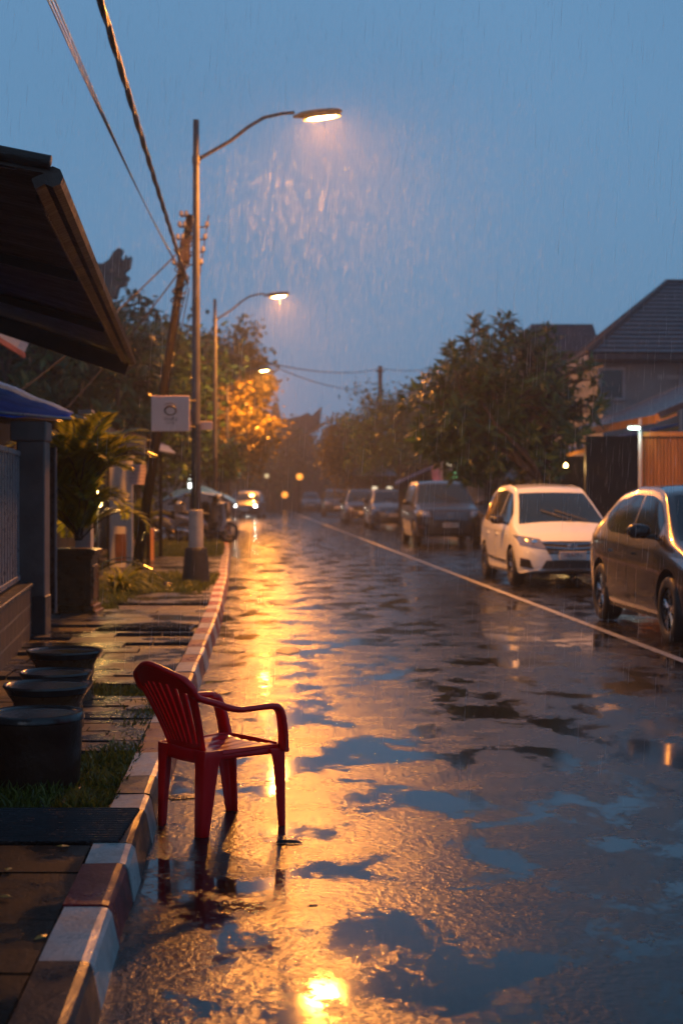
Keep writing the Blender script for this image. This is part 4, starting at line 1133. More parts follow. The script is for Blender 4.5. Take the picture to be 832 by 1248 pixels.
m = MB(); m.box((.205, .47, 1.0), (.018, .05, 1.76)); m.build('edge_strip', MT['railing'], t)

# near house on the left: wall plane far back carries awnings
t = empty('near_shop', (-5.4, 9.5, .118), .05, 'dark unlit shop front under the big brown awning', 'building')
m = MB(); m.box((-1.5, 0, 1.8), (3, 18, 3.6)); m.build('wall', MT['dark_wall'], t)
m = MB(); m.box((.03, 4.2, 1.1), (.05, 1.1, 2.1)); m.build('door', MT['plastic'], t)
m = MB(); m.box((.03, 1.5, 1.5), (.05, 1.6, 1.1)); m.build('window', MT['glass'], t)

t = empty('awning', (0, 0, 0), 0, 'big dark brown sloping awning jutting in from the upper left', 'awning')
A = P(62, 207, 7.0); B = P(160, 437, 16.8)
def awpt(s, u, dz=0):   # s along the eave 0..1, u metres back from the eave towards the wall
    e = A.lerp(B, s); return Vector((e.x - u, e.y, e.z + u * (.20 + .14 * s) + dz))
m = MB()
def aws(u, v):
    s = u; w = 3.3 * v; p = awpt(s, w); p.z += .012 * math.sin(u * 120) ; return p
m.grid(aws, 160, 4)
o = m.build('awning_sheet', MT['awning'], t); md = o.modifiers.new('s', 'SOLIDIFY'); md.thickness = .02
m = MB(); m.tube([awpt(s / 20, -.01, -.03) for s in range(21)], .05, 8)
m.slab([awpt(0, 0, .0), awpt(1, 0, .0), awpt(1, .09, -.06), awpt(0, .09, -.06)], .05); m.build('eave_beam', MT['awning'], t, False)
m = MB(); m.tube([awpt(.04 + s / 21, .10, -.07) for s in range(21)], .012, 8); m.build('eave_wire', MT['awning_edge'], t, True)
for s in (.33, .66):
    m = MB(); m.slab([awpt(s - .004, .1, -.03), awpt(s + .004, .1, -.03), awpt(s + .004, 3.3, -.03), awpt(s - .004, 3.3, -.03)], .07); m.build('rafter', MT['awning'], t)
m = MB(); m.slab([awpt(.992, 0, -.01), awpt(1, 0, -.01), awpt(1, 3.3, -.01), awpt(.992, 3.3, -.01)], .20); m.build('end_board', MT['awning'], t)
m = MB(); m.tube([awpt(-.002, q * .33, .03) for q in range(11)], .035, 8); m.build('end_roll', MT['awning'], t, True)
t = empty('unseen_shade_awning', (-3.2, .6, 0), 0, 'unseen awning added to shade the near pavement, beside the viewer', 'awning')  # added out of view to darken the pavement below it
m = MB(); m.slab([(-1.9, -5, 3.45), (1.75, -5, 2.95), (1.75, 4.0, 2.95), (-1.9, 4.0, 3.45)], .05); m.build('sheet', MT['awning'], t)
for yy in (-4.5, -1.5, 1.5):
    m = MB(); m.slab([(-1.9, yy, 3.39), (1.7, yy, 2.89), (1.7, yy + .06, 2.89), (-1.9, yy + .06, 3.39)], .08); m.build('rafter', MT['wood_pole'], t)
t = empty('roof_edge', (0, 0, 0), 0, 'blue grey metal roof edge showing above the brown awning', 'roof')
a0 = P(-60, 150, 8.2); a1 = P(50, 201, 8.6)
m = MB(); m.slab([a0, P(-60, 178, 6.9), P(56, 207, 7.2), a1], .03); m.build('sheet', MT['roof_sheet'], t)
m = MB(); m.tube([P(-60, 190, 6.95), P(56, 208, 7.2)], .02, 6); m.build('trim', MT['plastic'], t)

t = empty('blue_tarp', (0, 0, 0), 0, 'bright blue tarpaulin canopy behind the grey gate pillar', 'tarpaulin')
c4 = [P(-120, 408, 17.0), P(90, 503, 16.6), P(86, 508, 14.9), P(-120, 488, 12.6)]
m = MB()
def tarp(u, v):
    a = c4[0].lerp(c4[1], u); b = c4[3].lerp(c4[2], u); p = a.lerp(b, v); p.z -= .06 * math.sin(PI * u) * (.4 + .6 * v) ; p.z += .008 * math.sin(u * 30 + v * 5); return p
m.grid(tarp, 24, 8); o = m.build('sheet', MT['blue'], t, True); md = o.modifiers.new('s', 'SOLIDIFY'); md.thickness = .008
m = MB(); m.tube([c4[2] + Vector((0, 0, -.02)), c4[3] + Vector((0, 0, -.02))], .015, 6)
m.build('frame', MT['railing'], t, True)
t = empty('wall_end', (P(96, 508, 17).x, 17.4, .118), 0, 'small pale rounded wall end beyond the tip of the blue tarpaulin', 'wall')
m = MB(); m.prism([(-.09, 0), (.09, 0), (.09, 2.12), (.05, 2.24), (-.02, 2.30), (-.09, 2.32)], -.1, .1); m.build('wall', MT['white_wall'], t)
m = MB(); m.box((.02, 0, 2.345), (.16, .2, .05)); m.build('cap', MT['collar'], t)

# carved roof ridge behind the awning
PS = 1.75
t = empty('balinese_pavilion', (-9.6, 46.0, .118), 0, 'dark tiled pavilion with a carved upturned ridge end above the awning', 'building')
m = MB(); m.box((-1.0, 2, 1.5), (4.0, 5, 3.0)); m.build('wall', MT['dark_wall'], t)
rz0, rz1 = 3.1, 5.0
t.scale = (PS,) * 3
ox = (P(136, 340, 49.2).x + 9.6) / PS; oz = (P(136, 340, 49.2).z - .118) / PS
m = MB(); pts = [(-3.6, -1.2, rz0 - .4), (1.3, -1.2, rz0 - .4), (1.3, 5, rz0 - .4), (-3.6, 5, rz0 - .4), (-3.2, 1.9, oz - .5), (ox - .3, 1.9, oz - .5)]
m.add(pts, [(0, 1, 5, 4), (1, 2, 5), (2, 3, 4, 5), (3, 0, 4), (3, 2, 1, 0)]); rf = m.build('roof', MT['tile_dark'], t)
m = MB()
prof = [(-1.4, -.35), (.15, -.35), (.20, -.15), (.33, -.12), (.36, .05), (.30, .12), (.40, .22), (.43, .42), (.36, .36), (.34, .45), (.28, .30), (.23, .44), (.27, .55), (.20, .58), (.10, .50), (.02, .36), (-.10, .28), (-.35, .30), (-1.4, .26)]
m.prism([(a + ox - .05, b + oz) for a, b in prof], 1.72, 2.0)
prof2 = [(.0, -.34), (.14, -.9), (.05, -1.15), (-.30, -1.3), (-1.2, -1.25), (-1.2, -.3)]
m.prism([(a + ox, b + oz) for a, b in prof2], 1.75, 1.97)
for (a, b, rr_) in ((.22, .28, .06), (.33, -.02, .05), (.12, -.5, .07), (.0, .12, .08)): m.lathe([(0, -.02), (rr_, 0), (rr_ * .6, .03), (0, .04)], (a + ox, 1.70, b + oz), n=12, axis='Y')
m.build('ridge_finial', MT['stone'], rf)
m = MB(); m.tube([(-2.5, 1.86, oz - .45), (ox - .3, 1.86, oz - .42)], .12, 8); m.build('ridge_beam', MT['tile_dark'], rf)
# tiled eave under the awning at the left edge
t = empty('tiled_eave', (0, 0, 0), 0, 'short tiled eave with an orange lit edge at the left border', 'roof')
m = MB(); m.slab([P(-40, 375, 22), P(44, 398, 24), P(30, 431, 20), P(-40, 385, 18)], .05); m.build('tiles', MT['tile_dark'], t)
m = MB(); m.slab([P(-40, 388, 18), P(29, 430, 20), P(29, 437, 20), P(-40, 395, 18)], .03); m.build('edge_board', MT['tile_red'], t)
m = MB(); m.box((P(-30, 450, 24).x, 24.6, 1.6), (.3, 3, 3.0)); m.build('wall', MT['dark_wall'], t)

# low shops along the left
t = empty('low_shop', (-6.1, 27.5, .118), .05, 'long low shop with a dark overhanging roof behind the palm', 'building')
m = MB(); m.box((-.6, 0, 1.25), (2.6, 8, 2.5)); m.build('wall', MT['dark_wall'], t)
m = MB(); m.slab([(-2.5, -3.5, 3.1), (1.7, -3.5, 2.62), (2.3, 5.0, 2.50), (-2.5, 5.0, 3.0)], .10); m.slab([(1.5, -3.5, 2.6), (1.7, -3.5, 2.6), (2.3, 5, 2.48), (2.1, 5, 2.48)], .30); rf = m.build('roof', MT['tile_dark'], t)
m = MB(); m.slab([(1.2, 1.5, 2.72), (2.0, 1.5, 2.62), (2.3, 5.0, 2.55), (1.2, 5.0, 2.70)], .03); m.build('tile_edge', MT['tile_red'], rf)
for yy in (-2.5, 0.5, 3.2):
    m = MB(); m.box((1.75, yy, 1.2), (.12, .12, 2.4)); m.build('post', MT['wood_pole'], t)
t = empty('white_wall', (P(146, 600, 27).x, 27.2, .118), .05, 'short white rendered wall panel behind the arching plant', 'wall')
m = MB(); m.box((0, 0, 1.02), (.42, .15, 2.0), bev=.01); m.build('wall', MT['white_wall'], t)
m = MB(); m.box((0, -.002, 2.05), (.48, .2, .06), bev=.01); m.build('cap', MT['collar'], t)
m = MB(); m.box((0, -.082, .4), (.20, .02, .5)); m.build('niche', MT['planter'], t)
t = empty('notice_board', (P(168, 578, 26.6).x, 26.6, .118), 0, 'small pale notice board with lines of writing on a dark post', 'sign')
m = MB(); m.box((0, 0, 1.73), (.31, .02, .36), bev=.004); bd = m.build('board', MT['sign'], t)
for k in range(5): lettering('BUKA SETIAP HARI'[:16 - k % 2], .036, MT['ink'], bd, (0, -.012, 1.86 - k * .062), (PI / 2, 0, 0))
m = MB(); m.box((.19, .02, 1.2), (.07, .07, 2.5)); m.build('post', MT['wood_pole'], t)
t = empty('white_awning', (0, 0, 0), 0, 'small pale awning with a red top edge left of the lamp post', 'awning')
m = MB(); m.slab([P(178, 538, 33), P(205, 543, 33), P(214, 552, 32), P(192, 548, 31.5)], .03); m.build('sheet', MT['collar'], t)
m = MB(); m.slab([P(174, 534, 33.2), P(200, 540, 33.2), P(202, 543, 33.1), P(174, 538, 33.1)], .03); m.build('edge_board', MT['tile_red'], t)
m = MB(); m.tube([P(196, 548, 32), Vector((P(196, 548, 32).x, 32, .12))], .04, 8); m.build('post', MT['wood_pole'], t)
t = empty('shop_row', (-8.6, 50, .118), .1, 'unlit shop row deep in the trees behind the scooters', 'building')
m = MB(); m.box((-1, 0, 1.4), (3, 18, 2.8)); m.build('wall', MT['dark_wall'], t)
m = MB(); m.slab([(-3, -9.5, 3.6), (1.4, -9.5, 2.7), (1.4, 9.5, 2.7), (-3, 9.5, 3.6)], .1); m.build('roof', MT['tile_dark'], t)
for k in range(5):
    m = MB(); m.box((.52, -7 + k * 3.2, 1.1), (.04, 1.0, 1.6)); m.build('shutter', MT['roof_sheet'], t)
t = empty('light_sign', (P(232, 590, 52).x, 52, .118), 0, 'upright white lit tube sign glowing left of the lamp post', 'light')
m = MB(); m.box((0, 0, P(232, 588, 52).z - .1), (.12, .08, .62), bev=.03); m.build('tube', MT['white_light'], t)
m = MB(); m.tube([(0, .05, 0), (0, .05, 2.2)], .03, 8); m.build('post', MT['wood_pole'], t)
t = empty('bollard', (P(184, 640, 30).x, 30, .118), 0, 'short orange lit bollard on the grass below the notice board', 'bollard')
m = MB(); m.lathe([(0, 0), (.07, 0), (.065, .62), (.05, .68), (0, .70)], n=14); m.build('post', MT['timber'], t, True, autosmooth=40)

# ---------------------------------------------------------------- scooters
def scooter(label, panelmat, lit=False):
    t = empty('scooter', (0, 0, 0), 0, label, 'scooter', 'scooters parked on the pavement')
    for x in (-.62, .62):
        m = MB(); m.lathe([(.20, -.04), (.25, -.045), (.275, -.02), (.275, .02), (.25, .045), (.20, .04), (.19, 0), (.20, -.04)], (x, 0, .275), n=24, axis='Y'); w = m.build('wheel', MT['tyre'], t, True, recalc=True)
        m = MB()
        for k in range(5): a = 2 * PI * k / 5; m.tube([(x, 0, .275), (x + .2 * math.cos(a), 0, .275 + .2 * math.sin(a))], .014, 5)
        m.lathe([(0, -.05), (.05, -.05), (.05, .05), (0, .05)], (x, 0, .275), n=12, axis='Y'); m.build('rim', MT['rim'], w)
    def loft(secs, name, mt):   # secs: (x, z, halfwidth, halfheight)
        m = MB(); n = 14; vs = []
        for x, z, w, h in secs:
            for k in range(n): a = 2 * PI * k / n; vs.append((x, math.cos(a) * w, z + math.sin(a) * h))
        q = len(secs); m.add(vs, [(i * n + k, i * n + (k + 1) % n, (i + 1) * n + (k + 1) % n, (i + 1) * n + k) for i in range(q - 1) for k in range(n)] + [tuple(range(n))[::-1], tuple((q - 1) * n + k for k in range(n))])
        return m.build(name, mt, t, True, recalc=True)
    loft([(-.88, .74, .04, .03), (-.75, .70, .10, .08), (-.45, .62, .15, .13), (-.15, .55, .15, .14), (.0, .46, .12, .08)], 'rear_body', panelmat)
    loft([(-.78, .80, .06, .03), (-.6, .81, .13, .045), (-.25, .80, .14, .05), (.02, .76, .10, .05), (.08, .73, .04, .03)], 'seat', MT['black'])
    loft([(-.1, .32, .13, .06), (.15, .27, .15, .05), (.38, .30, .13, .07)], 'footboard', MT['plastic'])
    m = MB(); m.prism([(.30, .30), (.42, .34), (.50, .62), (.44, .98), (.36, 1.0), (.40, .62)], -.17, .17); m.build('front_shield', panelmat, t, recalc=True)
    loft([(.28, 1.0, .08, .04), (.36, 1.04, .11, .07), (.45, 1.03, .08, .06), (.49, 1.01, .03, .03)], 'handlebar_cover', panelmat)
    m = MB(); m.lathe([(0, .03), (.05, .02), (.06, 0)], (.47, 0, 1.02), n=12, axis='X'); m.build('headlight', MT['headlamp'] if lit else MT['headglass'], t, True)
    m = MB(); m.tube([(.30, -.34, 1.02), (.34, -.12, 1.05), (.34, .12, 1.05), (.30, .34, 1.02)], .016, 8); m.build('handlebar', MT['black'], t, True)
    for s in (-1, 1):
        m = MB(); m.tube([(.34, s * .2, 1.05), (.36, s * .27, 1.22)], .007, 6); m.lathe([(0, -.01), (.05, -.005), (.055, .01), (0, .015)], (.35, s * .28, 1.26), n=12, axis='X'); m.build('mirror', MT['plastic'], t)
        m = MB(); m.tube([(.62, s * .06, .275), (.44, s * .06, .75)], .02, 8); m.build('fork', MT['chrome'], t, True)
    loft([(.42, .57, .05, .02), (.62, .59, .07, .035), (.85, .48, .05, .02)], 'front_fender', panelmat)
    m = MB(); m.tube([(-.15, -.14, .28), (-.5, -.17, .30), (-.88, -.17, .38)], [.03, .05, .045], 10); m.build('exhaust', MT['chrome'], t, True)
    m = MB(); m.box((-.95, 0, .58), (.01, .15, .12)); m.build('number_plate', MT['plate'], t)
    return t
sc = [(-4.85, 41.5, 5.9, 'silver scooter parked leftmost on the verge', MT['silver']), (-4.3, 43.0, 5.7, 'dark scooter parked behind the near lamp post', MT['plastic']), (-3.75, 41.2, 5.4, 'scooter nearest the kerb with a pale front shield', MT['silver']), (-3.95, 44.8, 5.6, 'dark scooter standing beside the second lamp post', MT['plastic']), (-5.3, 45.6, 5.9, 'scooter at the back of the parked group', MT['cover'])]
for x, y, rz, lb, mt_ in sc:
    s = scooter(lb, mt_); s.location = (x, y, .13); s.rotation_euler = (0, 0, rz + PI * .5 - .3); s.scale = (1.05,) * 3
t = empty('rain_cover', (-4.15, 42.6, .13), .1, 'blue rain sheet stretched over the parked scooters', 'tarpaulin')
m = MB()
def cov(u, v):
    x = -1.15 + 2.3 * u; y = -.7 + 1.6 * v; z = 1.28 + .30 * math.sin(PI * u) ** .8 * (.6 + .4 * math.sin(PI * v)) - .30 * (u - .5) ** 2 * 4 * .6 - .12 * abs(v - .5); z += .03 * math.sin(u * 17 + v * 9)
    return Vector((x, y, z))
m.grid(cov, 24, 14); o = m.build('sheet', MT['cover'], t, True); md = o.modifiers.new('s', 'SOLIDIFY'); md.thickness = .01
m = MB()
for x in (-1.1, 1.1):
    for y in (-.65, .85): m.tube([(x, y, 0), (x, y, 1.12)], .015, 6)
m.build('frame', MT['railing'], t)

# ---------------------------------------------------------------- right: house, shops
t = empty('hip_roof_house', (0, 0, 0), 0, 'two storey house with a purple grey hipped tile roof at the right edge', 'house')
fl = P(716, 430, 42); bl = P(671, 441, 50); ap = P(812, 344, 47.5); ez = fl.z
bl.z = ez
dirx = Vector((.998, .06, 0)); fr = fl + dirx * 9; br_ = bl + dirx * 9; ap2 = ap + dirx * 3.5
m = MB()
def tilef(q, n, nm):
    m = MB(); a, b, c, d = [Vector(v) for v in q]
    def f(u, v):
        p = a.lerp(b, u).lerp(d.lerp(c, u), v); k = (v * n) % 1
        nn = (b - a).cross(d - a).normalized()
        if nn.z < 0: nn = -nn
        return p + nn * (.04 * (1 - k))
    vs = []; fs = []; cols_ = 2
    for r_ in range(n):
        for e, h in ((0.0, .045), (1.0, .008)):
            v = (r_ + e) / n
            for u in (0, 1):
                p = a.lerp(b, u).lerp(d.lerp(c, u), v); nn = (b - a).cross(d - a).normalized()
                if nn.z < 0: nn = -nn
                vs.append(p + nn * h)
    k = len(vs) // 2
    for i in range(k - 1): fs.append((2 * i, 2 * i + 1, 2 * i + 3, 2 * i + 2))
    m.add(vs, fs); return m
m = tilef((fl, fr, ap2, ap), 17, ''); m2 = tilef((bl, fl, ap, ap), 17, '')
base = len(m.v); m.v += m2.v; m.f += [tuple(i + base for i in f) for f in m2.f]; m.m += m2.m
m.add([bl, br_, ap2, ap], [(0, 1, 2, 3)])
rf = m.build('roof', MT['tile'], t)
m = MB(); m.tube([fl, ap, ap2], .10, 8); m.tube([bl, ap], .09, 8); m.build('ridge_cap', MT['ridge'], rf, True)
m = MB(); m.slab([fl + Vector((0, -.02, -.02)), fr + Vector((0, -.02, -.02)), br_ + Vector((0, 0, -.02)), bl + Vector((0, 0, -.02))], .16); m.build('eaves', MT['ridge'], rf)
wl = fl + Vector((.55, .7, 0)); 
m = MB(); m.prism([(wl.x, wl.y), (wl.x + 8, wl.y + .5), (wl.x + 7.5, wl.y + 7), (wl.x - .6, wl.y + 6.5)], .13, ez - .18, plane='XY'); m.build('wall', MT['house_wall'], t, recalc=True)
m = MB(); m.box((wl.x + 3.0, wl.y + .15, ez - .62), (6.5, .10, .12)); m.build('string_course', MT['collar'], t)
wv = P(744, 468, wl.y); 
m = MB(); m.box((wv.x, wl.y + .02, wv.z), (.72, .10, .85)); w = m.build('window', MT['glass'], t)
m = MB()
for dx in (-.36, .36): m.box((wv.x + dx, wl.y - .02, wv.z), (.07, .12, .92))
for dz in (-.44, .44): m.box((wv.x, wl.y - .022, wv.z + dz), (.80, .12, .07))
m.build('frame', MT['collar'], w)
m = MB(); m.tube([(wl.x + 2.25, wl.y - .02, .2), (wl.x + 2.25, wl.y - .02, ez - .2)], .05, 8); m.build('downpipe', MT['collar'], t, True)
t = empty('rear_roof', (P(690, 400, 58).x, 58, .13), 0, 'flat dark roof top between the large tree and the hipped roof', 'building')
m = MB(); m.box((-.3, 1.5, 3.4), (2.4, 5, 6.8)); m.build('wall', MT['dark_wall'], t); m = MB(); m.box((-.3, 1.5, 7.4), (2.9, 5.6, 1.1), taper=.82); m.build('roof', MT['tile'], t)

# open shop with timber fascia
t = empty('timber_shop', (0, 0, 0), 0, 'open fronted shop with orange timber fascia and slatted wall on the right', 'shop')
ea = Vector((6.40, 30.0, 3.12)); eb = Vector((5.92, 37.9, 3.12)); e0 = eb
RX = Vector((5.5, 0, 5.5 * .41))
m = MB(); m.slab([ea, ea + RX, eb + RX, eb], .05); m.build('roof', MT['shop_tile'], t)
m = MB()
up = Vector((0, 0, .035))
m.slab([eb + up, eb + RX + up, eb + RX + up + Vector((0, .14, 0)), eb + up + Vector((0, .14, 0))], .12); m.build('verge_trim', MT['collar'], t)
m = MB(); m.slab([ea + up - Vector((0, .1, 0)), ea + RX + up - Vector((0, .1, 0)), ea + RX + up, ea + up], .12); m.build('verge_board', MT['ridge'], t)
m = MB(); n_ = Vector((-.04, 0, -.01)); m.slab([ea + n_, ea + Vector((0, 0, -.01)), eb + Vector((0, 0, -.01)), eb + n_], .17)
m.slab([ea + Vector((-.04, -.05, .0)), ea + Vector((.35, -.05, .14)), ea + Vector((.35, -.01, .14)), ea + Vector((-.04, -.01, 0))], .17); m.build('fascia', MT['timber'], t)
sx = P(783, 560, 29.85).x; zt = P(783, 531, 29.85).z; YW = 29.85
m = MB(); n = 34
for i in range(n): m.box((sx + .035 + i * .07, YW, .13 + (zt - .13) / 2), (.05, .04, zt - .13))
m.build('slatted_wall', MT['slats'], t)
m = MB(); m.box((sx + 1.25, YW + .06, .13 + (zt - .13) / 2), (2.6, .03, zt - .16)); m.box((sx + 1.2, YW - .04, zt + .03), (2.5, .10, .09)); m.build('wall_frame', MT['timber'], t)
m = MB(); m.tube([(sx - .08, YW - .1, .13), (sx - .08, YW - .1, 3.02)], .035, 10); m.build('post', MT['white_wall'], t, True)
m = MB(); m.box((e0.x + 3.2, 38.4, 1.5), (5.6, .2, 3)); m.build('back_wall', MT['dark_wall'], t)
m = MB(); m.box((e0.x + 1.6, 36.5, .13 + .45), (1.8, .6, .9), bev=.02); m.build('counter', MT['timber'], t)
tl = P(772, 521, 29.6)
t2 = empty('tube_lamp', tl, 0, 'greenish white strip lamp glowing at the top of the white post', 'lamp')
m = MB(); m.tube([(-.11, 0, -.01), (.11, 0, -.01)], .028, 10); m.build('tube', MT['tube'], t2, True)
m = MB(); m.box((0, 0, .035), (.28, .07, .03)); m.build('housing', MT['collar'], t2)
ld = bpy.data.lights.new('strip_light', 'POINT'); ld.energy = 3; ld.color = (.75, 1, .88); ld.shadow_soft_size = .08
lo = bpy.data.objects.new('strip_light', ld); col.objects.link(lo); lo.parent = t2; lo.location = (0, -.02, -.10)

t = empty('blue_roof_stall', (0, 0, 0), 0, 'dark stall with a low blue roof edge left of the timber shop', 'shop')
e1 = P(680, 551, 39.5)
m = MB(); m.slab([e1, e1 + Vector((3.2, 0, .78)), e1 + Vector((2.9, 5, .78)), e1 + Vector((-.3, 5, 0))], .07); m.build('roof', MT['blue2'], t)
m = MB(); m.slab([e1 + Vector((.02, -.03, -.07)), e1 + Vector((3.2, -.03, .71)), e1 + Vector((3.2, .01, .71)), e1 + Vector((.02, .01, -.07))], .10); m.build('fascia', MT['timber'], t)
m = MB(); m.box((e1.x + 2.2, 43, 1.3), (4.6, .2, 2.6)); m.box((e1.x + .1, 41.5, 1.1), (.15, 2.5, 2.2)); m.build('wall', MT['dark_wall'], t)
for k in range(2):
    m = MB(); m.box((e1.x + .12 + k * 2.4, 39.9, 1.2), (.1, .1, 2.3)); m.build('post', MT['wood_pole'], t)
m = MB(); m.box((e1.x + 1.3, 40.6, .62), (1.7, .5, .95), bev=.02); m.build('counter', MT['wood_pole'], t)
b = P(689, 567, 39.3); t = empty('bulb_lamp', b, 0, 'small warm yellow bulb hanging under the blue stall roof', 'lamp')
m = MB(); m.lathe([(0, -.06), (.035, -.05), (.05, -.01), (.035, .03), (.02, .05)], n=12); m.build('bulb', MT['warm'], t, True)
m = MB(); m.tube([(0, 0, .04), (0, .1, .25)], .01, 6); m.build('cord', MT['black'], t)
ld = bpy.data.lights.new('bulb_light', 'POINT'); ld.energy = 18; ld.color = (1, .6, .2); ld.shadow_soft_size = .05
lo = bpy.data.objects.new('bulb_light', ld); col.objects.link(lo); lo.parent = t; lo.location = (0, -.08, -.02)
b = P(657, 565, 40); t = empty('ceiling_lamp', b, 0, 'small cool white lamp glimpsed under the large tree', 'lamp')
m = MB(); m.lathe([(0, -.04), (.12, -.03), (.14, .0), (0, .02)], n=14); m.build('shade', MT['window_pale'], t, True)
m = MB(); m.tube([(0, 0, .02), (0, 0, .7)], .01, 6); m.build('cord', MT['black'], t)
# stalls beyond the large tree
t = empty('small_shop', (P(520, 600, 60).x, 60, .13), -.066, 'small shop with a slanting blue awning behind the dark tall car', 'shop')
m = MB(); m.box((.9, 1.5, 1.3), (4.2, .2, 2.6)); m.build('wall', MT['dark_wall'], t)
m = MB(); m.slab([(-1.3, -.6, 1.75), (.25, -.6, 2.45), (.25, 1.2, 2.6), (-1.3, 1.2, 1.9)], .05); m.build('awning', MT['blue2'], t)
m = MB(); m.box((-.62, 1.38, 1.15), (.36, .05, .85)); m.build('window', MT['window_lit'], t)
m = MB(); m.box((1.95, .8, 1.2), (.75, .5, 2.2)); m.build('side_wall', MT['house_wall'], t)
m = MB(); m.tube([(.95, -.2, 0), (.95, -.2, 2.4)], .06, 8); m.build('post', MT['white_wall'], t, True)
b = P(534, 582, 58); t = empty('pink_banner', (b.x, b.y, b.z), 0, 'draped pink and white banner beside the blue awning', 'banner')
m = MB(); m.grid(lambda u, v: Vector((-.30 + .42 * u + .12 * v, .06 * math.sin(u * 9), .38 - .85 * v + .10 * math.sin(u * 3))), 10, 8); o = m.build('cloth', MT['pink'], t, True); md = o.modifiers.new('s', 'SOLIDIFY'); md.thickness = .01
m = MB(); m.tube([(.14, .05, -1.8), (.14, .05, .7)], .03, 8); m.build('pole', MT['white_wall'], t)
b = P(552, 580, 57); t = empty('green_sign', b, 0, 'small oval green lit sign behind the roof of the dark tall car', 'sign')
m = MB(); m.lathe([(0, -.02), (.2, -.02), (.22, 0), (.2, .03), (0, .03)], n=20, axis='Y'); o = m.build('panel', MT['green'], t); o.scale = (1, 1, .62)
m = MB(); m.tube([(0, .06, -1.6), (0, .06, .3)], .025, 8); m.build('post', MT['wood_pole'], t)
b = P(548, 563, 57); t = empty('pale_lamp', b, 0, 'small pale blue lit box above the green sign', 'lamp')
m = MB(); m.box((0, 0, 0), (.2, .1, .28), bev=.02); m.build('lantern', MT['window_pale'], t); m = MB(); m.tube([(0, .06, -2.4), (0, .06, -.1)], .02, 6); m.build('post', MT['wood_pole'], t)
t = empty('lit_kiosk', (P(462, 600, 84).x, 84, .13), -.066, 'kiosk with two glowing pale panels behind the low grey car', 'shop')
m = MB(); m.box((.6, 1, 1.3), (4.0, .2, 2.6)); m.build('wall', MT['dark_wall'], t); m = MB(); m.slab([(-1.5, -.8, 2.4), (2.8, -.8, 2.4), (2.8, 1.4, 2.9), (-1.5, 1.4, 2.9)], .08); m.build('roof', MT['tile_dark'], t)
for dx in (-.3, .55):
    m = MB(); m.box((dx, .87, 1.25), (.30, .05, 1.1), bev=.02); m.build('panel', MT['window_pale'], t)
# end of the road: temple gate hall with flared roof
t = empty('temple_gate', (P(336, 600, 150).x, 150, 0), 0, 'hazy temple hall with flared upturned eaves closing the end of the road', 'temple')
m = MB(); m.box((0, 1, 3.75), (7.6, 4, 7.5)); m.build('wall', MT['stone'], t)
m = MB()
def tr(x0, x1, z0, z1, fl_):
    poly = []
    n = 10
    for k in range(n + 1): q = k / n; poly.append((x0 + (x1 - x0) * q, z0 + fl_ * (abs(2 * q - 1) ** 3)))
    for k in range(n, -1, -1): q = k / n; poly.append((x0 * .72 + (x1 - x0) * .72 * q, z1 + fl_ * .5 * (abs(2 * q - 1) ** 3)))
    return poly
m.prism(tr(-4.8, 4.6, 7.2, 9.0, 1.3), -2.4, 4.2); rf = m.build('roof', MT['tile_dark'], t)
for pl in ([(-4.2, 7.6), (-4.6, 9.6), (-3.6, 8.9)], [(4.3, 7.6), (4.7, 10.4), (3.4, 9.2)], [(-.6, 9), (-.25, 10.7), (.25, 10.7), (.6, 9)]):
    m = MB(); m.prism(pl, -.4, .4); m.build('finial', MT['stone'], rf)
for s_ in (3.9, -3.9):
    m = MB(); m.box((s_, -1.5, 3), (2.0, 2, 6.0), taper=.7); m.build('tower', MT['stone'], t)
t = empty('far_building', (8.5, 120, 0), -.05, 'plain hazy concrete block rising above the distant right trees', 'building')
m = MB(); m.box((0, 0, 5.0), (6, 8, 10)); m.build('wall', MT['concrete'], t)
for k in range(3):
    m = MB(); m.box((-1.8 + 1.8 * k, -4.02, 7.6), (1.0, .06, 1.1)); m.build('window', MT['glass'], t)
t = empty('far_wall', (-22, 165, 0), 0, 'long hazy dark wall closing the far end of the street', 'wall')
m = MB(); m.box((20, 0, 2.5), (110, .6, 5)); m.build('wall', MT['concrete'], t); m = MB(); m.box((20, 0, 5.1), (110.4, .8, .2)); m.build('coping', MT['stone'], t)
# amber signal lights down the road
for i, (px, py, d, rr_, mt_, lb) in enumerate(((365, 581, 118, .26, 'amberlamp', 'orange glowing lamp high above the last parked cars'), (347, 603, 140, .30, 'amberlamp', 'dim orange lamp low at the road end'), (290, 579, 110, .22, 'window_pale', 'pale round lamp high above the oncoming traffic'), (325, 580, 130, .20, 'window_lit', 'faint yellow round lamp in the haze above the road'), (266, 603, 75, .14, 'amberlamp', 'small orange lamp above the rain covered scooters'))):
    b = P(px, py, d); t = empty('signal_lamp', b, 0, lb, 'lamp', 'distant glowing lamps')
    m = MB(); m.lathe([(0, -.10), (rr_ * .8, -.08), (rr_, 0), (rr_ * .8, .05), (0, .06)], n=16, axis='Y'); m.build('lens', MT[mt_], t, True)
    m = MB(); m.tube([(0, .1, -b.z), (0, .1, rr_)], .06, 8); m.build('post', MT['wood_pole'], t)

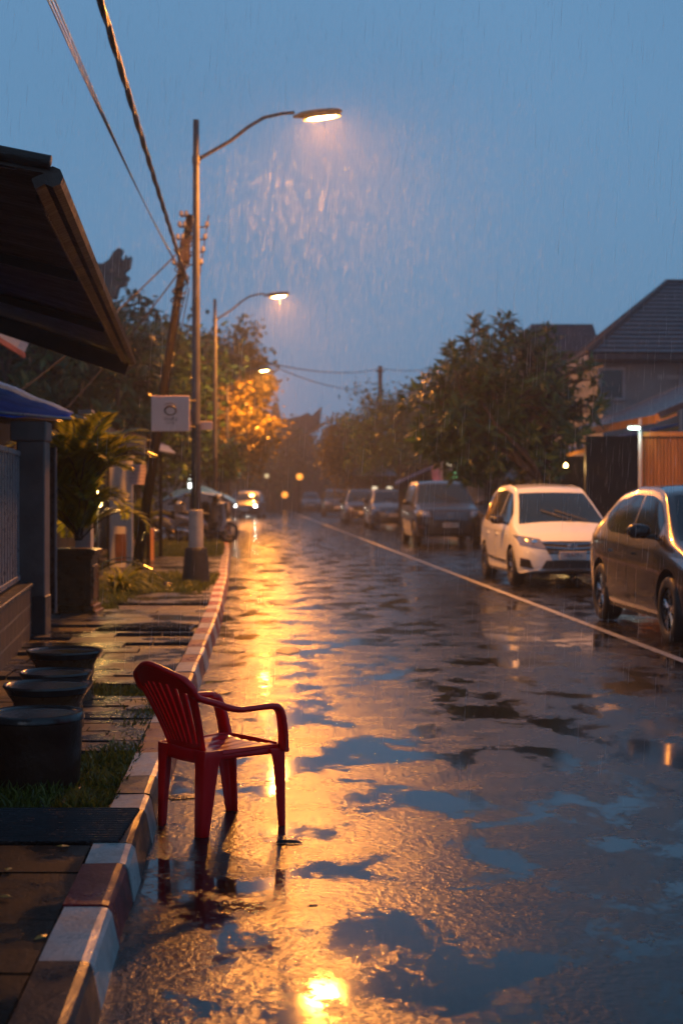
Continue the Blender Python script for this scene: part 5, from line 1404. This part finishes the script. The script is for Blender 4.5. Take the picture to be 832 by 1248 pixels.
# ---------------------------------------------------------------- small things on the road
def bit(name, x, y, sx, sy, h, label, seed, rz=0, z=0.004, mt='debris', cat='debris', group='dark debris on the wet road'):
    r = random.Random(seed); m = MB(); n = 11; vs = [(0, 0, h)]
    for ring, (k, hh) in enumerate(((.55, .8), (1.0, 0))):
        for i in range(n):
            a = 2 * PI * i / n; q = k * r.uniform(.7, 1.2); vs.append((math.cos(a) * sx * q, math.sin(a) * sy * q, h * hh))
    fs = [(0, 1 + i, 1 + (i + 1) % n) for i in range(n)] + [(1 + i, 1 + n + i, 1 + n + (i + 1) % n, 1 + (i + 1) % n) for i in range(n)]
    m.add(vs, fs); o = m.build(name, MT[mt], None, True); o.location = (x, y, z); o.rotation_euler = (0, 0, rz)
    return tag(o, label, cat, group)
for i, (px, py, sx, sy, h, rz, lb) in enumerate(((352, 1028, .07, .014, .014, -.1, 'dark twig shaped scrap by the front leg of the red chair'), (222, 972, .09, .06, .012, .3, 'flat dark scrap under the red chair next to the kerb'), (297, 1163, .022, .02, .014, 0, 'small black pebble on the road in front of the chair'), (262, 843, .11, .13, .02, .2, 'dark scrap of mud between the kerb and the chair'), (278, 792, .2, .35, .016, .6, 'dark patch of silt near the kerb behind the chair'), (352, 793, .12, .3, .016, .1, 'rounded dark patch lying in the lamp reflection'), (345, 734, .22, .5, .02, .1, 'dark flattened rubbish in the middle of the lit road'), (382, 1107, .03, .02, .01, 0, 'tiny dark chip on the golden wet road'), (203, 1150, .02, .018, .012, 0, 'black pebble beside the white kerb block'))):
    g = G(px, py); bit('road_debris', g.x, g.y, sx, sy, h, lb, 60 + i, rz)
for i, (px, py, lb) in enumerate(((68, 1032, 'yellow fallen leaf on the dark slab below the grating'), (8, 1062, 'orange fallen leaf at the left border of the pavement'), (15, 1094, 'brownish fallen leaf on the lowest left slab'), (58, 1140, 'small orange fallen leaf next to the white kerb block'))):
    g = G(px, py, .155); m = MB(); leaf(m, Vector((0, 0, 0)), Vector((1, .2, .05)), Vector((0, 0, 1)), .055, .016); o = m.build('fallen_leaf', MT['fallen'])
    o.location = (g.x, g.y, .158); o.rotation_euler = (0, 0, i * 1.3); tag(o, lb, 'leaf', 'fallen leaves on the pavement')
tag(bit('stone', G(204, 716, .12).x, G(204, 716, .12).y, .12, .10, .09, 'dark stone on the grass left of the lamp post base', 5, z=.118), cat='stone', group=None)

# ---------------------------------------------------------------- rain
def rain(n):
    n *= 2
    r = random.Random(21); m = MB()
    for i in range(n):
        near_lamp = i > 9000  # extra drops crowded round the lamp stand in for its halo
        d = r.uniform(16, 31) if near_lamp else 6.5 + 45 * r.random() ** 1.3
        px = r.uniform(-20, 852); py = r.uniform(-20, 1180)
        if near_lamp:
            px = r.gauss(410, 150); py = r.gauss(235, 120)
            if py > 480: continue
        x = (px - CX) / F * d; z = EYE - (py - HOR) / F * d
        if z < .05 or z > 13: continue
        if (Vector((x, d, z)) - Vector((-.34, 22.7, 7.3))).length < 1.1 or (Vector((x, d, z)) - Vector((-1.9, 43.5, 7.3))).length < 1.6: continue
        if x < kerb_x(d) - .3 and d < 17 and z < 3.2: continue
        L = r.uniform(.07, .20); w = r.uniform(.0008, .0014) * (.45 + d * .018); sl = r.uniform(.045, .07)
        if near_lamp: w *= .36; L *= 1.5
        else: w *= .8
        p = Vector((x, d, z)); q = p + Vector((sl * L, 0, L)); mid = p + Vector((sl * L * .3, 0, L * .3))
        vs = [p] + [mid + Vector((math.cos(a) * w, math.sin(a) * w, 0)) for a in (0, 2.1, 4.2)] + [q]
        m.add(vs, [(0, 2, 1), (0, 3, 2), (0, 1, 3), (1, 2, 4), (2, 3, 4), (3, 1, 4)])
    mt_, nt, b = newmat('falling_water'); df_ = N(nt, 'ShaderNodeBsdfDiffuse'); df_.inputs['Color'].default_value = (.95, .95, .95, 1)
    b.inputs['Base Color'].default_value = (.8, .85, .9, 1); b.inputs['Roughness'].default_value = .2
    t_ = N(nt, 'ShaderNodeBsdfTranslucent'); tp = N(nt, 'ShaderNodeBsdfTransparent'); mx = N(nt, 'ShaderNodeMixShader'); mx2 = N(nt, 'ShaderNodeMixShader')
    t_.inputs['Color'].default_value = (.9, .9, .9, 1); mx.inputs[0].default_value = .5; mx2.inputs[0].default_value = 1
    L_ = nt.links; L_.new(df_.outputs[0], mx.inputs[1]); L_.new(t_.outputs[0], mx.inputs[2]); L_.new(tp.outputs[0], mx2.inputs[1]); L_.new(mx.outputs[0], mx2.inputs[2])
    L_.new(mx.outputs[0], nt.nodes['Material Output'].inputs['Surface'])
    return tag(m.build('rain', mt_), 'fine falling rain drops filling the air', 'rain', None, 'stuff')
rain(17000)

# ---------------------------------------------------------------- haze
m = MB(); m.box((-10, 95, 6.6), (190, 200, 15.6)); o = m.build('haze', bpy.data.materials.new('haze_air'))
hm = o.data.materials[0]; hm.use_nodes = True; nt = hm.node_tree; nt.nodes.remove(nt.nodes['Principled BSDF'])
pv = N(nt, 'ShaderNodeVolumePrincipled'); pv.inputs['Color'].default_value = (.80, .82, .88, 1); pv.inputs['Density'].default_value = .0019; pv.inputs['Anisotropy'].default_value = .6
nt.links.new(pv.outputs[0], nt.nodes['Material Output'].inputs['Volume'])
tag(o, 'pale rainy haze filling the street air', 'haze', None, 'stuff')

# ---------------------------------------------------------------- sky, sun, camera
w = bpy.data.worlds.new('World'); scene.world = w; w.use_nodes = True; nt = w.node_tree
bg = nt.nodes['Background']; sky = N(nt, 'ShaderNodeTexSky'); sky.sky_type = 'NISHITA'; sky.sun_disc = False
SUN_EL, SUN_ROT = 1.5, 200
sky.sun_elevation = R(SUN_EL); sky.sun_rotation = R(SUN_ROT); sky.air_density = 1.0; sky.dust_density = 2.5; sky.ozone_density = 3.0
# overcast: a cloud deck evens the clear sky out
tc = N(nt, 'ShaderNodeTexCoord'); cn = noise(nt, 1.6, 5, .5, tc.outputs['Generated']); cl = ramp(nt, cn.outputs['Fac'], [(.3, (.54, 1.24, 2.18)), (.7, (.74, 1.58, 2.66))])
mx = N(nt, 'ShaderNodeMix', data_type='RGBA'); mx.inputs[0].default_value = .80
nt.links.new(sky.outputs[0], mx.inputs[6]); nt.links.new(cl, mx.inputs[7]); sx_ = N(nt, 'ShaderNodeSeparateXYZ'); nt.links.new(tc.outputs['Generated'], sx_.inputs[0])
dk = ramp(nt, sx_.outputs['Z'], [(.36, 1.0), (.75, .70)])
ym = N(nt, 'ShaderNodeMath', operation='MULTIPLY_ADD'); nt.links.new(sx_.outputs['Y'], ym.inputs[0]); ym.inputs[1].default_value = .5; ym.inputs[2].default_value = .5
dy_ = ramp(nt, ym.outputs[0], [(.25, .80), (.75, 1.0)])
mm1 = N(nt, 'ShaderNodeMix', data_type='RGBA', blend_type='MULTIPLY'); mm1.inputs[0].default_value = 1; nt.links.new(mx.outputs[2], mm1.inputs[6]); nt.links.new(dk, mm1.inputs[7])
mm2 = N(nt, 'ShaderNodeMix', data_type='RGBA', blend_type='MULTIPLY'); mm2.inputs[0].default_value = 1; nt.links.new(mm1.outputs[2], mm2.inputs[6]); nt.links.new(dy_, mm2.inputs[7])
nt.links.new(mm2.outputs[2], bg.inputs['Color']); bg.inputs['Strength'].default_value = .13
sd = bpy.data.lights.new('sun', 'SUN'); sd.energy = .05; sd.angle = R(30); sd.color = (.75, .85, 1)
so = bpy.data.objects.new('sun', sd); col.objects.link(so)
az = R(SUN_ROT); dv = Vector((math.sin(az) * math.cos(R(SUN_EL)), math.cos(az) * math.cos(R(SUN_EL)), math.sin(R(SUN_EL + 12))))
so.rotation_euler = dv.to_track_quat('Z', 'Y').to_euler()

cd = bpy.data.cameras.new('camera'); cam = bpy.data.objects.new('camera', cd); col.objects.link(cam); scene.camera = cam
cd.sensor_fit = 'VERTICAL'; cd.sensor_height = 36; cd.lens = F / 1248 * 36
cam.location = (0, 0, EYE); cam.rotation_euler = (PI / 2, 0, 0); cd.shift_y = (HOR - 624) / 1248
cd.clip_end = 2000; cd.clip_start = .05
cd.dof.use_dof = True; cd.dof.focus_distance = 7.2; cd.dof.aperture_fstop = 2.7; cd.dof.aperture_blades = 0

scene.render.engine = 'CYCLES'
scene.view_settings.view_transform = 'Standard'; scene.view_settings.look = 'None'; scene.view_settings.exposure = .75; scene.view_settings.gamma = 1
cy = scene.cycles; cy.use_denoising = True; cy.denoiser = 'OPENIMAGEDENOISE'; cy.max_bounces = 6; cy.diffuse_bounces = 2; cy.glossy_bounces = 3; cy.transmission_bounces = 2; cy.volume_bounces = 0; cy.transparent_max_bounces = 12
cy.sample_clamp_indirect = 4; cy.caustics_reflective = False; cy.caustics_refractive = False; cy.use_adaptive_sampling = True; cy.adaptive_threshold = .02
try: cy.denoising_input_passes = 'RGB_ALBEDO_NORMAL'
except Exception: pass
